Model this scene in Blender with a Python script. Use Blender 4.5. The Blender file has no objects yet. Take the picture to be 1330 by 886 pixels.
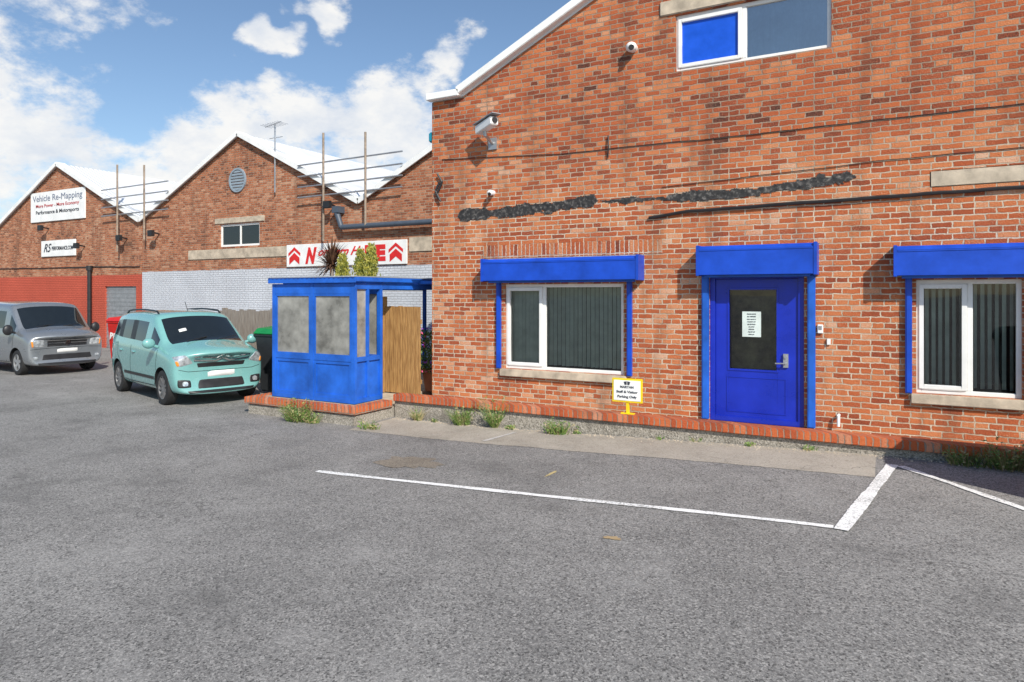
import bpy, bmesh, math, random
from mathutils import Vector, Matrix, noise
from mathutils.geometry import tessellate_polygon
from mathutils.bvhtree import BVHTree
R = random.Random(11)
scene = bpy.context.scene
COL = scene.collection
rad = math.radians

# ------------------------------------------------------------------ node helpers
class NT:
    def __init__(s, tree):
        s.t = tree; s.n = tree.nodes; s.l = tree.links
    def node(s, typ, **kw):
        n = s.n.new(typ)
        for k, v in kw.items(): setattr(n, k, v)
        return n
    def put(s, sock, val):
        if val is None: return
        if isinstance(val, bpy.types.NodeSocket): s.l.new(val, sock)
        else:
            if sock.type == 'RGBA' and hasattr(val, '__len__') and len(val) == 3: val = (*val, 1)
            sock.default_value = val
    def math(s, op, a, b=None, c=None, clamp=False):
        n = s.node('ShaderNodeMath', operation=op); n.use_clamp = clamp
        s.put(n.inputs[0], a); s.put(n.inputs[1], b); s.put(n.inputs[2], c)
        return n.outputs[0]
    def mix(s, f, a, b, blend='MIX'):
        n = s.node('ShaderNodeMix', data_type='RGBA', blend_type=blend)
        s.put(n.inputs[0], f); s.put(n.inputs[6], a); s.put(n.inputs[7], b)
        return n.outputs[2]
    def rng(s, v, a, b, c=0.0, d=1.0, smooth=False):
        n = s.node('ShaderNodeMapRange')
        if smooth: n.interpolation_type = 'SMOOTHSTEP'
        for i, x in enumerate((v, a, b, c, d)): s.put(n.inputs[i], x)
        return n.outputs[0]
    def ramp(s, v, stops):
        n = s.node('ShaderNodeValToRGB'); e = n.color_ramp.elements
        while len(e) < len(stops): e.new(0.5)
        for el, (p, c) in zip(e, stops): el.position = p; el.color = (*c, 1) if len(c) == 3 else c
        s.put(n.inputs[0], v); return n.outputs[0]
    def noise(s, vec, scale, detail=3, rough=0.5, out=0):
        n = s.node('ShaderNodeTexNoise'); s.put(n.inputs['Vector'], vec)
        n.inputs['Scale'].default_value = scale; n.inputs['Detail'].default_value = detail
        n.inputs['Roughness'].default_value = rough
        return n.outputs[out]
    def voro(s, vec, scale, out=0):
        n = s.node('ShaderNodeTexVoronoi'); s.put(n.inputs['Vector'], vec); n.inputs['Scale'].default_value = scale
        return n.outputs[out]
    def bump(s, h, st, dist):
        n = s.node('ShaderNodeBump'); s.put(n.inputs['Height'], h)
        n.inputs['Strength'].default_value = st; n.inputs['Distance'].default_value = dist
        return n.outputs[0]

def newmat(name):
    m = bpy.data.materials.new(name); m.use_nodes = True
    nt = NT(m.node_tree); b = nt.n['Principled BSDF']
    oc = nt.node('ShaderNodeTexCoord').outputs['Object']
    return m, nt, b, oc

def simple(name, col, rough=0.6, metal=0.0, var=0.12, vs=6.0, bump=0.0, bs=60.0, coat=0.0, spec=0.5):
    m, nt, b, oc = newmat(name)
    n = nt.noise(oc, vs, 4, 0.6)
    f = nt.rng(n, 0.3, 0.7, 1 - var, 1 + var)
    hs = nt.node('ShaderNodeHueSaturation'); nt.put(hs.inputs['Color'], col); nt.put(hs.inputs['Value'], f)
    nt.put(b.inputs['Base Color'], hs.outputs[0])
    nt.put(b.inputs['Roughness'], nt.rng(n, 0.3, 0.7, max(0.02, rough - 0.06), min(1, rough + 0.08)))
    b.inputs['Metallic'].default_value = metal
    b.inputs['Coat Weight'].default_value = coat
    b.inputs['Coat Roughness'].default_value = 0.04
    b.inputs['Specular IOR Level'].default_value = spec
    if bump: nt.put(b.inputs['Normal'], nt.bump(nt.noise(oc, bs, 3), bump, 0.01))
    return m

def brick(name, stops, mortar, mortar2=None, bw=0.225, rh=0.075, ms=0.0095, band=None, soot=(3.3, 4.4, -0.07), offs=0.5, seed=0.0):
    m, nt, b, oc = newmat(name)
    if seed:
        mpp = nt.node('ShaderNodeMapping'); mpp.inputs['Location'].default_value = (seed, seed * .7, 0); nt.put(mpp.inputs[0], oc); ocn = mpp.outputs[0]
    else: ocn = oc
    sp = nt.node('ShaderNodeSeparateXYZ'); nt.put(sp.inputs[0], ocn)
    x, y, z = sp.outputs
    wob = nt.noise(ocn, 8, 2); wob2 = nt.noise(ocn, 19, 3)
    xx = nt.math('ADD', nt.math('ADD', x, y), nt.math('MULTIPLY', nt.math('SUBTRACT', wob2, 0.5), 0.034))
    zz = nt.math('ADD', z, nt.math('MULTIPLY', nt.math('SUBTRACT', wob, 0.5), 0.026))
    zz = nt.math('ADD', zz, nt.math('MULTIPLY', nt.math('SUBTRACT', wob2, 0.5), 0.014))
    cb = nt.node('ShaderNodeCombineXYZ'); nt.put(cb.inputs[0], xx); nt.put(cb.inputs[1], zz)
    bt = nt.node('ShaderNodeTexBrick', offset=offs, offset_frequency=2)
    if offs: bt.squash = 0.62; bt.squash_frequency = 4
    nt.put(bt.inputs['Vector'], cb.outputs[0])
    for k, v in (('Color1', (0, 0, 0, 1)), ('Color2', (1, 1, 1, 1)), ('Mortar', (.5, .5, .5, 1)), ('Scale', 1.0), ('Mortar Size', ms),
                 ('Mortar Smooth', 0.3), ('Bias', 0.0), ('Brick Width', bw), ('Row Height', rh)):
        bt.inputs[k].default_value = v
    big = nt.noise(ocn, 0.6, 4, 0.6)
    med = nt.noise(ocn, 2.6, 3, 0.6)
    r = nt.math('ADD', nt.math('MULTIPLY', bt.outputs['Color'], .70), nt.math('MULTIPLY', nt.math('SUBTRACT', big, 0.5), 1.0))
    r = nt.math('ADD', r, nt.rng(z, soot[0], soot[1], 0.23, 0.19 + soot[2], True))
    fine = nt.noise(ocn, 55, 4, 0.7)
    r = nt.math('ADD', r, nt.math('MULTIPLY', nt.math('SUBTRACT', fine, 0.5), 0.6), clamp=True)
    bc = nt.ramp(r, stops)
    mc = nt.mix(nt.rng(z, soot[0] - .2, soot[1] + .2, 0, 1, True), mortar, mortar2 or mortar)
    mc = nt.mix(nt.rng(med, 0.45, 0.66, 0, 0.6), mc, (mortar[0] * .40, mortar[1] * .36, mortar[2] * .32))
    fac = bt.outputs['Fac']
    fac = nt.math('MULTIPLY', fac, nt.rng(fine, 0.26, 0.48, 0.35, 1.0), clamp=True)
    col = nt.mix(fac, bc, mc)
    sm = nt.math('MULTIPLY', nt.rng(fine, .54, .70, 0, .55), nt.rng(med, .46, .64, 0, 1))
    col = nt.mix(sm, col, tuple(c * .88 for c in mortar))
    col = nt.mix(nt.rng(fine, .38, .25, 0, .7), col, (.06, .03, .022))
    mp = nt.node('ShaderNodeMapping'); mp.inputs['Scale'].default_value = (1.6, 1.6, 0.28); nt.put(mp.inputs[0], ocn)
    st = nt.noise(mp.outputs[0], 1.5, 4, 0.65)
    col = nt.mix(nt.rng(st, 0.50, 0.72, 0, 0.5), col, (0.13, 0.07, 0.048))
    h = nt.math('MULTIPLY', nt.math('SUBTRACT', 1, fac), 0.8)
    h = nt.math('ADD', h, nt.math('MULTIPLY', fine, 0.9))
    if band:
        zt, pc, x0, x1 = band
        edge = nt.math('ADD', z, nt.math('MULTIPLY', nt.math('SUBTRACT', med, 0.5), 0.05))
        k = nt.math('LESS_THAN', edge, zt)
        k = nt.math('MULTIPLY', k, nt.rng(fine, 0.25, 0.4, 0.45, 1.0))
        pcv = nt.mix(nt.rng(big, 0.3, 0.7), pc, tuple(c * 0.8 for c in pc))
        pcv = nt.mix(nt.math('MULTIPLY', fac, 0.55), pcv, tuple(c * 0.45 for c in pc))
        col = nt.mix(k, col, pcv)
    nt.put(b.inputs['Base Color'], col)
    b.inputs['Roughness'].default_value = 0.9
    b.inputs['Specular IOR Level'].default_value = 0.2
    nt.put(b.inputs['Normal'], nt.bump(h, 1.0, 0.016))
    return m

STOPS = [(0.0, (.075, .040, .032)), (0.08, (.16, .052, .032)), (0.20, (.33, .080, .037)), (0.42, (.47, .118, .046)),
         (0.62, (.57, .170, .064)), (0.84, (.63, .24, .105)), (1.0, (.70, .42, .28))]
M_brick = brick('red_brick', STOPS, (.70, .59, .45), (.40, .31, .235))
STOPS2 = [(0.0, (.08, .045, .035)), (0.2, (.25, .085, .045)), (0.45, (.40, .135, .065)), (0.7, (.48, .18, .09)), (1.0, (.58, .32, .20))]
M_brick_red = brick('brick_with_red_paint', STOPS2, (.48, .37, .27), band=(2.7, (.60, .12, .075), 0, 0), soot=(5, 7, -.05), seed=3.3)
M_brick_grey = brick('brick_with_grey_paint', STOPS2, (.48, .37, .27), band=(2.8, (.68, .71, .76), 0, 0), soot=(5, 7, -.05), seed=7.9)
M_soldier = brick('soldier_brick', STOPS, (.70, .58, .45), bw=0.075, rh=0.235, offs=0.0)
M_coping = brick('coping_brick', [(0, (.22, .055, .03)), (.4, (.54, .115, .042)), (.8, (.64, .17, .06)), (1, (.68, .30, .18))], (.36, .29, .23), bw=0.078, rh=0.6, offs=0.0, ms=0.009)

def m_asphalt(name, c0, c1, stone, dk, K=1.0):
    m, nt, b, oc = newmat(name)
    big = nt.noise(oc, 0.22, 4, 0.6); med = nt.noise(oc, 2.2, 5, 0.68)
    col = nt.mix(nt.rng(nt.math('ADD', nt.math('MULTIPLY', big, .6), nt.math('MULTIPLY', med, .4)), 0.40, 0.60), c0, c1)
    v = nt.voro(oc, 78, 1); sv = nt.node('ShaderNodeSeparateColor'); nt.put(sv.inputs[0], v)
    col = nt.mix(nt.rng(sv.outputs[0], 0.62, 0.98, 0, 0.62 * K), col, stone)
    col = nt.mix(nt.rng(sv.outputs[1], 0.68, 0.94, 0, 0.85 * K), col, dk)
    v2 = nt.voro(oc, 150, 1); s2 = nt.node('ShaderNodeSeparateColor'); nt.put(s2.inputs[0], v2)
    col = nt.mix(nt.rng(s2.outputs[0], .5, .95, 0, .5 * K), col, dk)
    col = nt.mix(nt.rng(s2.outputs[1], .6, 1, 0, .4 * K), col, stone)
    pits = nt.noise(oc, 30, 3, .7)
    col = nt.mix(nt.rng(pits, .57, .69, 0, .6 * K), col, dk)
    st = nt.noise(oc, 0.8, 5, 0.7)
    col = nt.mix(nt.rng(st, 0.53, 0.72, 0, 0.5), col, tuple(c * .45 for c in c0))
    col = nt.mix(nt.rng(st, 0.46, 0.32, 0, 0.35), col, tuple(min(1, c * 1.35) for c in c1))
    nv = nt.node('ShaderNodeTexVoronoi', feature='DISTANCE_TO_EDGE'); nv.inputs['Scale'].default_value = 0.33
    w = nt.node('ShaderNodeVectorMath', operation='ADD'); nt.put(w.inputs[0], oc)
    wn = nt.node('ShaderNodeVectorMath', operation='SCALE'); nt.put(wn.inputs[0], nt.noise(oc, 1.8, 3, .6, 1)); wn.inputs['Scale'].default_value = 0.9
    nt.put(w.inputs[1], wn.outputs[0]); nt.put(nv.inputs['Vector'], w.outputs[0])
    crack = nt.math('MULTIPLY', nt.rng(nv.outputs[0], 0.0, 0.003, 1, 0), nt.rng(big, 0.46, 0.56, 0, 0.6))
    col = nt.mix(crack, col, (0.04, .038, .035))
    nt.put(b.inputs['Base Color'], col); b.inputs['Roughness'].default_value = 0.88
    b.inputs['Specular IOR Level'].default_value = 0.3
    nt.put(b.inputs['Normal'], nt.bump(nt.math('ADD', pits, sv.outputs[1]), 0.7 * K, 0.005))
    return m
M_asph = m_asphalt('worn_asphalt', (.215, .209, .200), (.300, .292, .278), (.52, .50, .47), (.060, .058, .056))
M_pave = m_asphalt('pale_tarmac', (.36, .325, .27), (.45, .41, .345), (.58, .53, .46), (.17, .145, .12), K=.55)

def m_paint():
    m, nt, b, oc = newmat('worn_white_line_paint')
    n = nt.noise(oc, 45, 4, .7); n2 = nt.noise(oc, 3, 4, .6)
    k = nt.rng(nt.math('ADD', n, nt.math('MULTIPLY', n2, .5)), 0.76, 0.90)
    nt.put(b.inputs['Base Color'], nt.mix(k, (.90, .90, .88), (.36, .36, .34)))
    b.inputs['Roughness'].default_value = .7
    nt.put(b.inputs['Normal'], nt.bump(n, .5, .004)); return m
M_line = m_paint()
M_linef = simple('faded_line_paint', (.50, .48, .45), .8, var=.3, vs=30)
M_stain = m_asphalt('brown_patch_repair', (.25, .215, .17), (.31, .27, .215), (.42, .37, .30), (.12, .10, .08))

M_conc = simple('weathered_concrete', (.50, .42, .32), .9, var=.3, vs=5, bump=.4, bs=70)
def m_peb():
    m, nt, b, oc = newmat('roughcast_concrete')
    v = nt.voro(oc, 70, 1); sv = nt.node('ShaderNodeSeparateColor'); nt.put(sv.inputs[0], v)
    col = nt.ramp(sv.outputs[0], [(0, (.18, .16, .13)), (.4, (.33, .30, .25)), (.75, (.42, .38, .32)), (1, (.54, .49, .42))])
    col = nt.mix(nt.rng(nt.noise(oc, 2.5, 5, .7), .48, .7, 0, .6), col, (.10, .09, .07))
    nt.put(b.inputs['Base Color'], col); b.inputs['Roughness'].default_value = .95
    nt.put(b.inputs['Normal'], nt.bump(nt.voro(oc, 70, 0), .8, .012)); return m
M_peb = m_peb()
M_blue = simple('blue_gloss_paint', (.006, .065, .50), .4, var=.22, vs=3, bump=.08, bs=30)
M_blue2 = simple('faded_blue_paint', (.012, .115, .54), .5, var=.32, vs=2.5, bump=.15, bs=25)
M_door = simple('deep_blue_door_paint', (.008, .028, .42), .3, var=.14, vs=3)
M_upvc = simple('white_plastic_frame', (.84, .84, .81), .35, var=.06, vs=4)
M_white = simple('white_board', (.84, .84, .82), .5, var=.08, vs=3)
M_slat = simple('blind_fabric', (.50, .55, .48), .8, var=.18, vs=5)
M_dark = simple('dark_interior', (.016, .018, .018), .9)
M_rubber = simple('black_rubber', (.018, .018, .019), .75, var=.3, vs=20)
M_black = simple('black_plastic', (.02, .02, .022), .45, var=.2)
M_grey = simple('grey_metal', (.34, .35, .36), .45, metal=.4, var=.2)
M_steel = simple('galvanised_steel', (.46, .47, .48), .4, metal=.7)
M_rust = simple('rusty_scaffold_tube', (.32, .25, .19), .7, metal=.2, var=.4, vs=8)
M_chrome = simple('chrome', (.80, .80, .81), .10, metal=1, var=.03)
M_red = simple('red_lettering', (.66, .02, .02), .5)
M_maroon = simple('dark_red_lettering', (.45, .03, .04), .5)
M_navy = simple('dark_lettering', (.04, .045, .06), .5)
M_yellow = simple('yellow_paint', (.85, .62, .01), .45)
def m_wood(name, a, c, gx=1.0):
    m, nt, b, oc = newmat(name)
    mp = nt.node('ShaderNodeMapping'); mp.inputs['Scale'].default_value = (14, 14, 1.1); nt.put(mp.inputs[0], oc)
    n = nt.noise(mp.outputs[0], 3, 6, .65)
    nt.put(b.inputs['Base Color'], nt.mix(nt.rng(n, .35, .65), a, c)); b.inputs['Roughness'].default_value = .75
    nt.put(b.inputs['Normal'], nt.bump(n, .5, .006)); return m
M_wood = m_wood('stained_timber', (.24, .115, .035), (.52, .30, .11))
M_woodg = m_wood('weathered_timber', (.18, .15, .125), (.34, .30, .255))
def m_tar():
    m, nt, b, oc = newmat('black_tar')
    n = nt.noise(oc, 16, 5, .7)
    nt.put(b.inputs['Base Color'], nt.ramp(n, [(.35, (.015, .014, .014)), (.52, (.035, .033, .032)), (.62, (.14, .13, .12)), (.75, (.26, .24, .22))]))
    b.inputs['Roughness'].default_value = .65
    nt.put(b.inputs['Normal'], nt.bump(n, .8, .01)); return m
M_tar = m_tar()
M_terra = simple('terracotta', (.45, .16, .08), .8)

def m_roof():
    m, nt, b, oc = newmat('white_corrugated_sheet')
    sp = nt.node('ShaderNodeSeparateXYZ'); nt.put(sp.inputs[0], oc)
    w = nt.math('SINE', nt.math('MULTIPLY', sp.outputs[1], 2 * math.pi / 0.2))
    n = nt.noise(oc, .8, 5, .65)
    nt.put(b.inputs['Base Color'], nt.mix(nt.rng(n, .45, .75), (.80, .81, .82), (.62, .63, .64)))
    b.inputs['Roughness'].default_value = .5
    nt.put(b.inputs['Normal'], nt.bump(w, .6, .03)); return m
M_roof = m_roof()
def m_glass(name, tint=(.88, .93, .91), refl=.05, rough=.015):
    m, nt, b, oc = newmat(name); nt.n.remove(b)
    tr = nt.node('ShaderNodeBsdfTransparent'); nt.put(tr.inputs[0], tint)
    gl = nt.node('ShaderNodeBsdfGlossy'); gl.inputs['Roughness'].default_value = rough
    fr = nt.node('ShaderNodeFresnel'); fr.inputs[0].default_value = 1.5
    mx = nt.node('ShaderNodeMixShader'); nt.put(mx.inputs[0], nt.math('ADD', fr.outputs[0], refl, clamp=True))
    nt.l.new(tr.outputs[0], mx.inputs[1]); nt.l.new(gl.outputs[0], mx.inputs[2])
    wv = nt.bump(nt.noise(oc, 1.2, 2), .04, .05); nt.put(gl.inputs['Normal'], wv)
    nt.l.new(mx.outputs[0], nt.n['Material Output'].inputs[0]); return m
M_glass = m_glass('window_glass')
M_glassr = m_glass('reflective_window_glass', refl=.42)
M_frost = simple('dirty_frosted_panel', (.27, .265, .24), .3, var=.55, vs=2.6, bump=.1, bs=40)
M_cglass = simple('opaque_dark_glass', (.012, .016, .018), .03, var=.1, spec=.9)  # opaque, with the dark interior behind it put into the colour
def m_leaf(name, a, c):
    m, nt, b, oc = newmat(name)
    n = nt.noise(oc, 14, 3)
    nt.put(b.inputs['Base Color'], nt.mix(nt.rng(n, .35, .65), a, c)); b.inputs['Roughness'].default_value = .6
    return m
M_con = m_leaf('golden_conifer_foliage', (.09, .12, .015), (.36, .33, .04))
M_weed = m_leaf('weed_leaf', (.05, .12, .018), (.19, .28, .055))
M_dry = m_leaf('dry_grass', (.22, .18, .08), (.42, .35, .17))
M_cord = m_leaf('purple_palm_leaf', (.08, .035, .028), (.20, .11, .06))
M_flow = simple('purple_petals', (.25, .06, .45), .6)
M_pink = simple('pink_petals', (.6, .08, .2), .6)

# ------------------------------------------------------------------ mesh helpers
class MB:
    def __init__(s): s.v = []; s.f = []; s.m = []
    def add(s, vs, fs, mi=0):
        o = len(s.v); s.v += [tuple(v) for v in vs]
        for f in fs: s.f.append([o + i for i in f]); s.m.append(mi)
        return s
    def box(s, x0, x1, y0, y1, z0, z1, mi=0):
        return s.add([(x0, y0, z0), (x1, y0, z0), (x1, y1, z0), (x0, y1, z0), (x0, y0, z1), (x1, y0, z1), (x1, y1, z1), (x0, y1, z1)],
                     [(0, 3, 2, 1), (4, 5, 6, 7), (0, 1, 5, 4), (1, 2, 6, 5), (2, 3, 7, 6), (3, 0, 4, 7)], mi)
    def beam(s, p0, p1, w, h, up=(0, 0, 1), mi=0):
        p0 = Vector(p0); p1 = Vector(p1); d = (p1 - p0).normalized(); a = d.cross(Vector(up)).normalized(); u = a.cross(d).normalized()
        vs = [p + a * sx * w / 2 + u * sz * h / 2 for p in (p0, p1) for sx, sz in ((-1, -1), (1, -1), (1, 1), (-1, 1))]
        return s.add(vs, [(0, 1, 2, 3), (7, 6, 5, 4), (0, 4, 5, 1), (1, 5, 6, 2), (2, 6, 7, 3), (3, 7, 4, 0)], mi)
    def cyl(s, p0, p1, r0, r1=None, n=12, mi=0):
        r1 = r0 if r1 is None else r1
        p0 = Vector(p0); p1 = Vector(p1); d = (p1 - p0).normalized()
        a = d.orthogonal().normalized(); b = d.cross(a)
        vs = []
        for p, r in ((p0, r0), (p1, r1)):
            for i in range(n):
                t = 2 * math.pi * i / n; vs.append(p + a * r * math.cos(t) + b * r * math.sin(t))
        fs = [(i, (i + 1) % n, n + (i + 1) % n, n + i) for i in range(n)] + [tuple(range(n - 1, -1, -1)), tuple(range(n, 2 * n))]
        return s.add(vs, fs, mi)
    def tube(s, pts, r, n=6, mi=0):
        for a, b in zip(pts[:-1], pts[1:]): s.cyl(a, b, r, r, n, mi)
        return s
    def lathe(s, prof, n=32, c=(0, 0, 0), axis='Z', mi=0):
        vs = []; c = Vector(c)
        for r, h in prof:
            for i in range(n):
                t = 2 * math.pi * i / n; x, y = r * math.cos(t), r * math.sin(t)
                vs.append(c + (Vector((x, y, h)) if axis == 'Z' else Vector((x, h, y)) if axis == 'Y' else Vector((h, x, y))))
        k = len(prof)
        fs = [(j * n + i, j * n + (i + 1) % n, (j + 1) * n + (i + 1) % n, (j + 1) * n + i) for j in range(k - 1) for i in range(n)]
        return s.add(vs, fs, mi)
    def ell(s, c, rx, ry, rz, n=14, k=9, mi=0):
        c = Vector(c)
        vs = []
        for j in range(k + 1):
            p = math.pi * j / k
            for i in range(n):
                t = 2 * math.pi * i / n
                vs.append(c + Vector((rx * math.sin(p) * math.cos(t), ry * math.sin(p) * math.sin(t), -rz * math.cos(p))))
        fs = [(j * n + i, j * n + (i + 1) % n, (j + 1) * n + (i + 1) % n, (j + 1) * n + i) for j in range(k) for i in range(n)]
        return s.add(vs, fs, mi)
    def obj(s, name, mats, parent=None, smooth=False, bevel=0.0, sharp=None):
        me = bpy.data.meshes.new(name); me.from_pydata(s.v, [], s.f)
        if not isinstance(mats, (list, tuple)): mats = [mats]
        for m in mats: me.materials.append(m)
        me.polygons.foreach_set('material_index', s.m)
        bm = bmesh.new(); bm.from_mesh(me); bmesh.ops.remove_doubles(bm, verts=bm.verts, dist=1e-5)
        if not getattr(s, 'nonorm', False): bmesh.ops.recalc_face_normals(bm, faces=bm.faces)
        if bevel:
            es = [e for e in bm.edges if len(e.link_faces) == 2 and e.calc_face_angle(0) > 0.6]
            bmesh.ops.bevel(bm, geom=es, offset=bevel, segments=2, affect='EDGES', clamp_overlap=True)
        bm.to_mesh(me); bm.free()
        if smooth:
            me.polygons.foreach_set('use_smooth', [True] * len(me.polygons)); me.set_sharp_from_angle(angle=sharp or rad(40))
        o = bpy.data.objects.new(name, me); COL.objects.link(o)
        if parent: attach(o, parent)
        return o

def world_m(o):
    m = o.matrix_parent_inverse @ o.matrix_basis if o.parent else o.matrix_basis
    return (world_m(o.parent) @ m) if o.parent else m.copy()
def attach(o, p, keep_world=True):
    o.parent = p
    if keep_world: o.matrix_parent_inverse = world_m(p).inverted()
def thing(name, label, cat, loc=(0, 0, 0), group=None):
    e = bpy.data.objects.new(name, None); e.location = loc; e.empty_display_size = .3; COL.objects.link(e)
    e['label'] = label; e['category'] = cat
    if group: e['group'] = group
    return e
def tag(o, label, cat, group=None):
    o['label'] = label; o['category'] = cat
    if group: o['group'] = group
    return o
def struct(o): o['kind'] = 'structure'; return o

def text(s, size, pos, mat, parent, width=None, shear=0, offs=0.006, rot=(math.pi / 2, 0, 0), name='lettering', align='CENTER'):
    c = bpy.data.curves.new('t', 'FONT'); c.body = s; c.size = size; c.align_x = align; c.align_y = 'CENTER'
    c.shear = shear; c.offset = offs * size / 0.3; c.extrude = 0.003
    o = bpy.data.objects.new('t', c); COL.objects.link(o)
    bpy.context.view_layer.update()
    me = bpy.data.meshes.new_from_object(o.evaluated_get(bpy.context.evaluated_depsgraph_get()))
    bpy.data.objects.remove(o)
    if width:
        xs = [v.co.x for v in me.vertices]; w = max(xs) - min(xs); k = width / w
        for v in me.vertices: v.co.x *= k
    me.materials.clear(); me.materials.append(mat)
    q = bpy.data.objects.new(name, me); COL.objects.link(q); q.location = pos; q.rotation_euler = rot
    q.parent = parent; q.matrix_parent_inverse = world_m(parent).inverted()
    return q

def zg(x):
    t = min(1, max(0, (1.2 - x) / 8.5)); return -0.20 * t * t * (3 - 2 * t)

# ------------------------------------------------------------------ ground
xs = [-500, -150, -60, -30] + [-10 + .5 * i for i in range(25)] + [10, 40, 150, 500]
ys = [-500, -150, -50, -20, -10, -5, 0, 5, 20, 60, 200, 500]
g = MB(); g.add([(x, y, zg(x)) for y in ys for x in xs],
                [(j * len(xs) + i, j * len(xs) + i + 1, (j + 1) * len(xs) + i + 1, (j + 1) * len(xs) + i) for j in range(len(ys) - 1) for i in range(len(xs) - 1)])
struct(g.obj('ground', M_asph))

def ribbon(name, pts, w, mat, lift, rag=.10):
    q = []
    for a, b in zip(pts[:-1], pts[1:]):
        n = max(1, int((Vector(b) - Vector(a)).length / .06))
        for i in range(n): q.append(Vector(a).lerp(Vector(b), i / n))
    q.append(Vector(pts[-1]))
    m = MB(); vs = []
    for i, p in enumerate(q):
        d = (q[min(i + 1, len(q) - 1)] - q[max(i - 1, 0)]).normalized(); n = Vector((-d.y, d.x))
        for sgn in (-1, 1):
            ww = w / 2 + rag * w * (noise.noise(Vector((p.x * 1.5, p.y * 1.5, 3))) + .5 * noise.noise(Vector((p.x * 14, p.y * 14, sgn * 5))))
            c = p + n * sgn * ww; vs.append((c.x, c.y, zg(c.x) + lift))
    m.add(vs, [(2 * i, 2 * i + 1, 2 * i + 3, 2 * i + 2) for i in range(len(q) - 1)])
    o = m.obj(name, mat); struct(o); return o
ribbon('pavement', [(-7.5, -1.28), (-.15, -1.22)], 1.15, M_pave, .004, .05)
ribbon('road_marking', [(-6.04, -4.02), (-4.6, -3.93), (-3.0, -3.86), (-.42, -3.72)], .085, M_line, .008, .2)
ribbon('road_marking', [(-.36, -3.78), (.02, -1.12)], .115, M_line, .010, .16)
ribbon('road_marking', [(.10, -1.16), (1.06, -2.42), (2.0, -3.7)], .09, M_line, .008, .2)
ribbon('road_marking', [(-5.1, -1.7), (-5.0, -.95)], .06, M_linef, .010, .4)

def blob(name, x, y, rx, ry, mat, lift=.005, seed=0):
    m = MB(); n = 40; vs = [(x, y, zg(x) + lift)]
    for i in range(n):
        t = 2 * math.pi * i / n; k = 1 + .6 * noise.noise(Vector((math.cos(t) * 2.5, math.sin(t) * 2.5, seed)))
        vs.append((x + rx * k * math.cos(t), y + ry * k * math.sin(t), zg(x + rx * k * math.cos(t)) + lift))
    m.add(vs, [(0, i + 1, (i + 1) % n + 1) for i in range(n)])
    return struct(m.obj(name, mat))
blob('asphalt_patch', -5.3, -3.2, .45, .28, M_stain, seed=3)
blob('asphalt_patch', -2.0, -4.75, .07, .035, simple('ochre_spot', (.40, .29, .16), .9), .006, seed=5)
blob('asphalt_patch', -3.4, -3.0, .02, .16, simple('yellow_scuff', (.50, .40, .19), .9), .006, seed=8)

# ------------------------------------------------------------------ walls
def wall(name, outer, holes, y, depth, mat, parent):
    loops = [[Vector((a, b, 0)) for a, b in outer]] + [[Vector(p + (0,)) for p in ((a, c), (b, c), (b, d), (a, d))] for a, b, c, d in holes]
    flat = [p for l in loops for p in l]
    tris = tessellate_polygon(loops)
    vs = [(p.x, y, p.y) for p in flat]; fs = []
    for t in tris:
        a, b, c = (flat[i] for i in t)
        if (b - a).cross(c - a).z < 0: t = (t[0], t[2], t[1])
        fs.append(tuple(t))
    m = MB(); m.nonorm = True; m.add(vs, fs)
    for a, b, c, d in holes:
        m.add([(a, y, c), (b, y, c), (b, y, d), (a, y, d), (a, y + depth, c), (b, y + depth, c), (b, y + depth, d), (a, y + depth, d)],
              [(0, 4, 5, 1), (1, 5, 6, 2), (2, 6, 7, 3), (3, 7, 4, 0)])
    return m.obj(name, mat, parent)

def frame(m, x0, x1, z0, z1, y0, y1, t, mi=0):
    m.box(x0, x0 + t, y0, y1, z0, z1, mi); m.box(x1 - t, x1, y0, y1, z0, z1, mi)
    m.box(x0 + t, x1 - t, y0, y1, z0, z0 + t, mi); m.box(x0 + t, x1 - t, y0, y1, z1 - t, z1, mi)

def quad(x0, x1, z0, z1, y):
    m = MB(); m.nonorm = True
    m.add([(x0, y, z0), (x1, y, z0), (x1, y, z1), (x0, y, z1)], [(0, 1, 2, 3)]); return m

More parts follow.
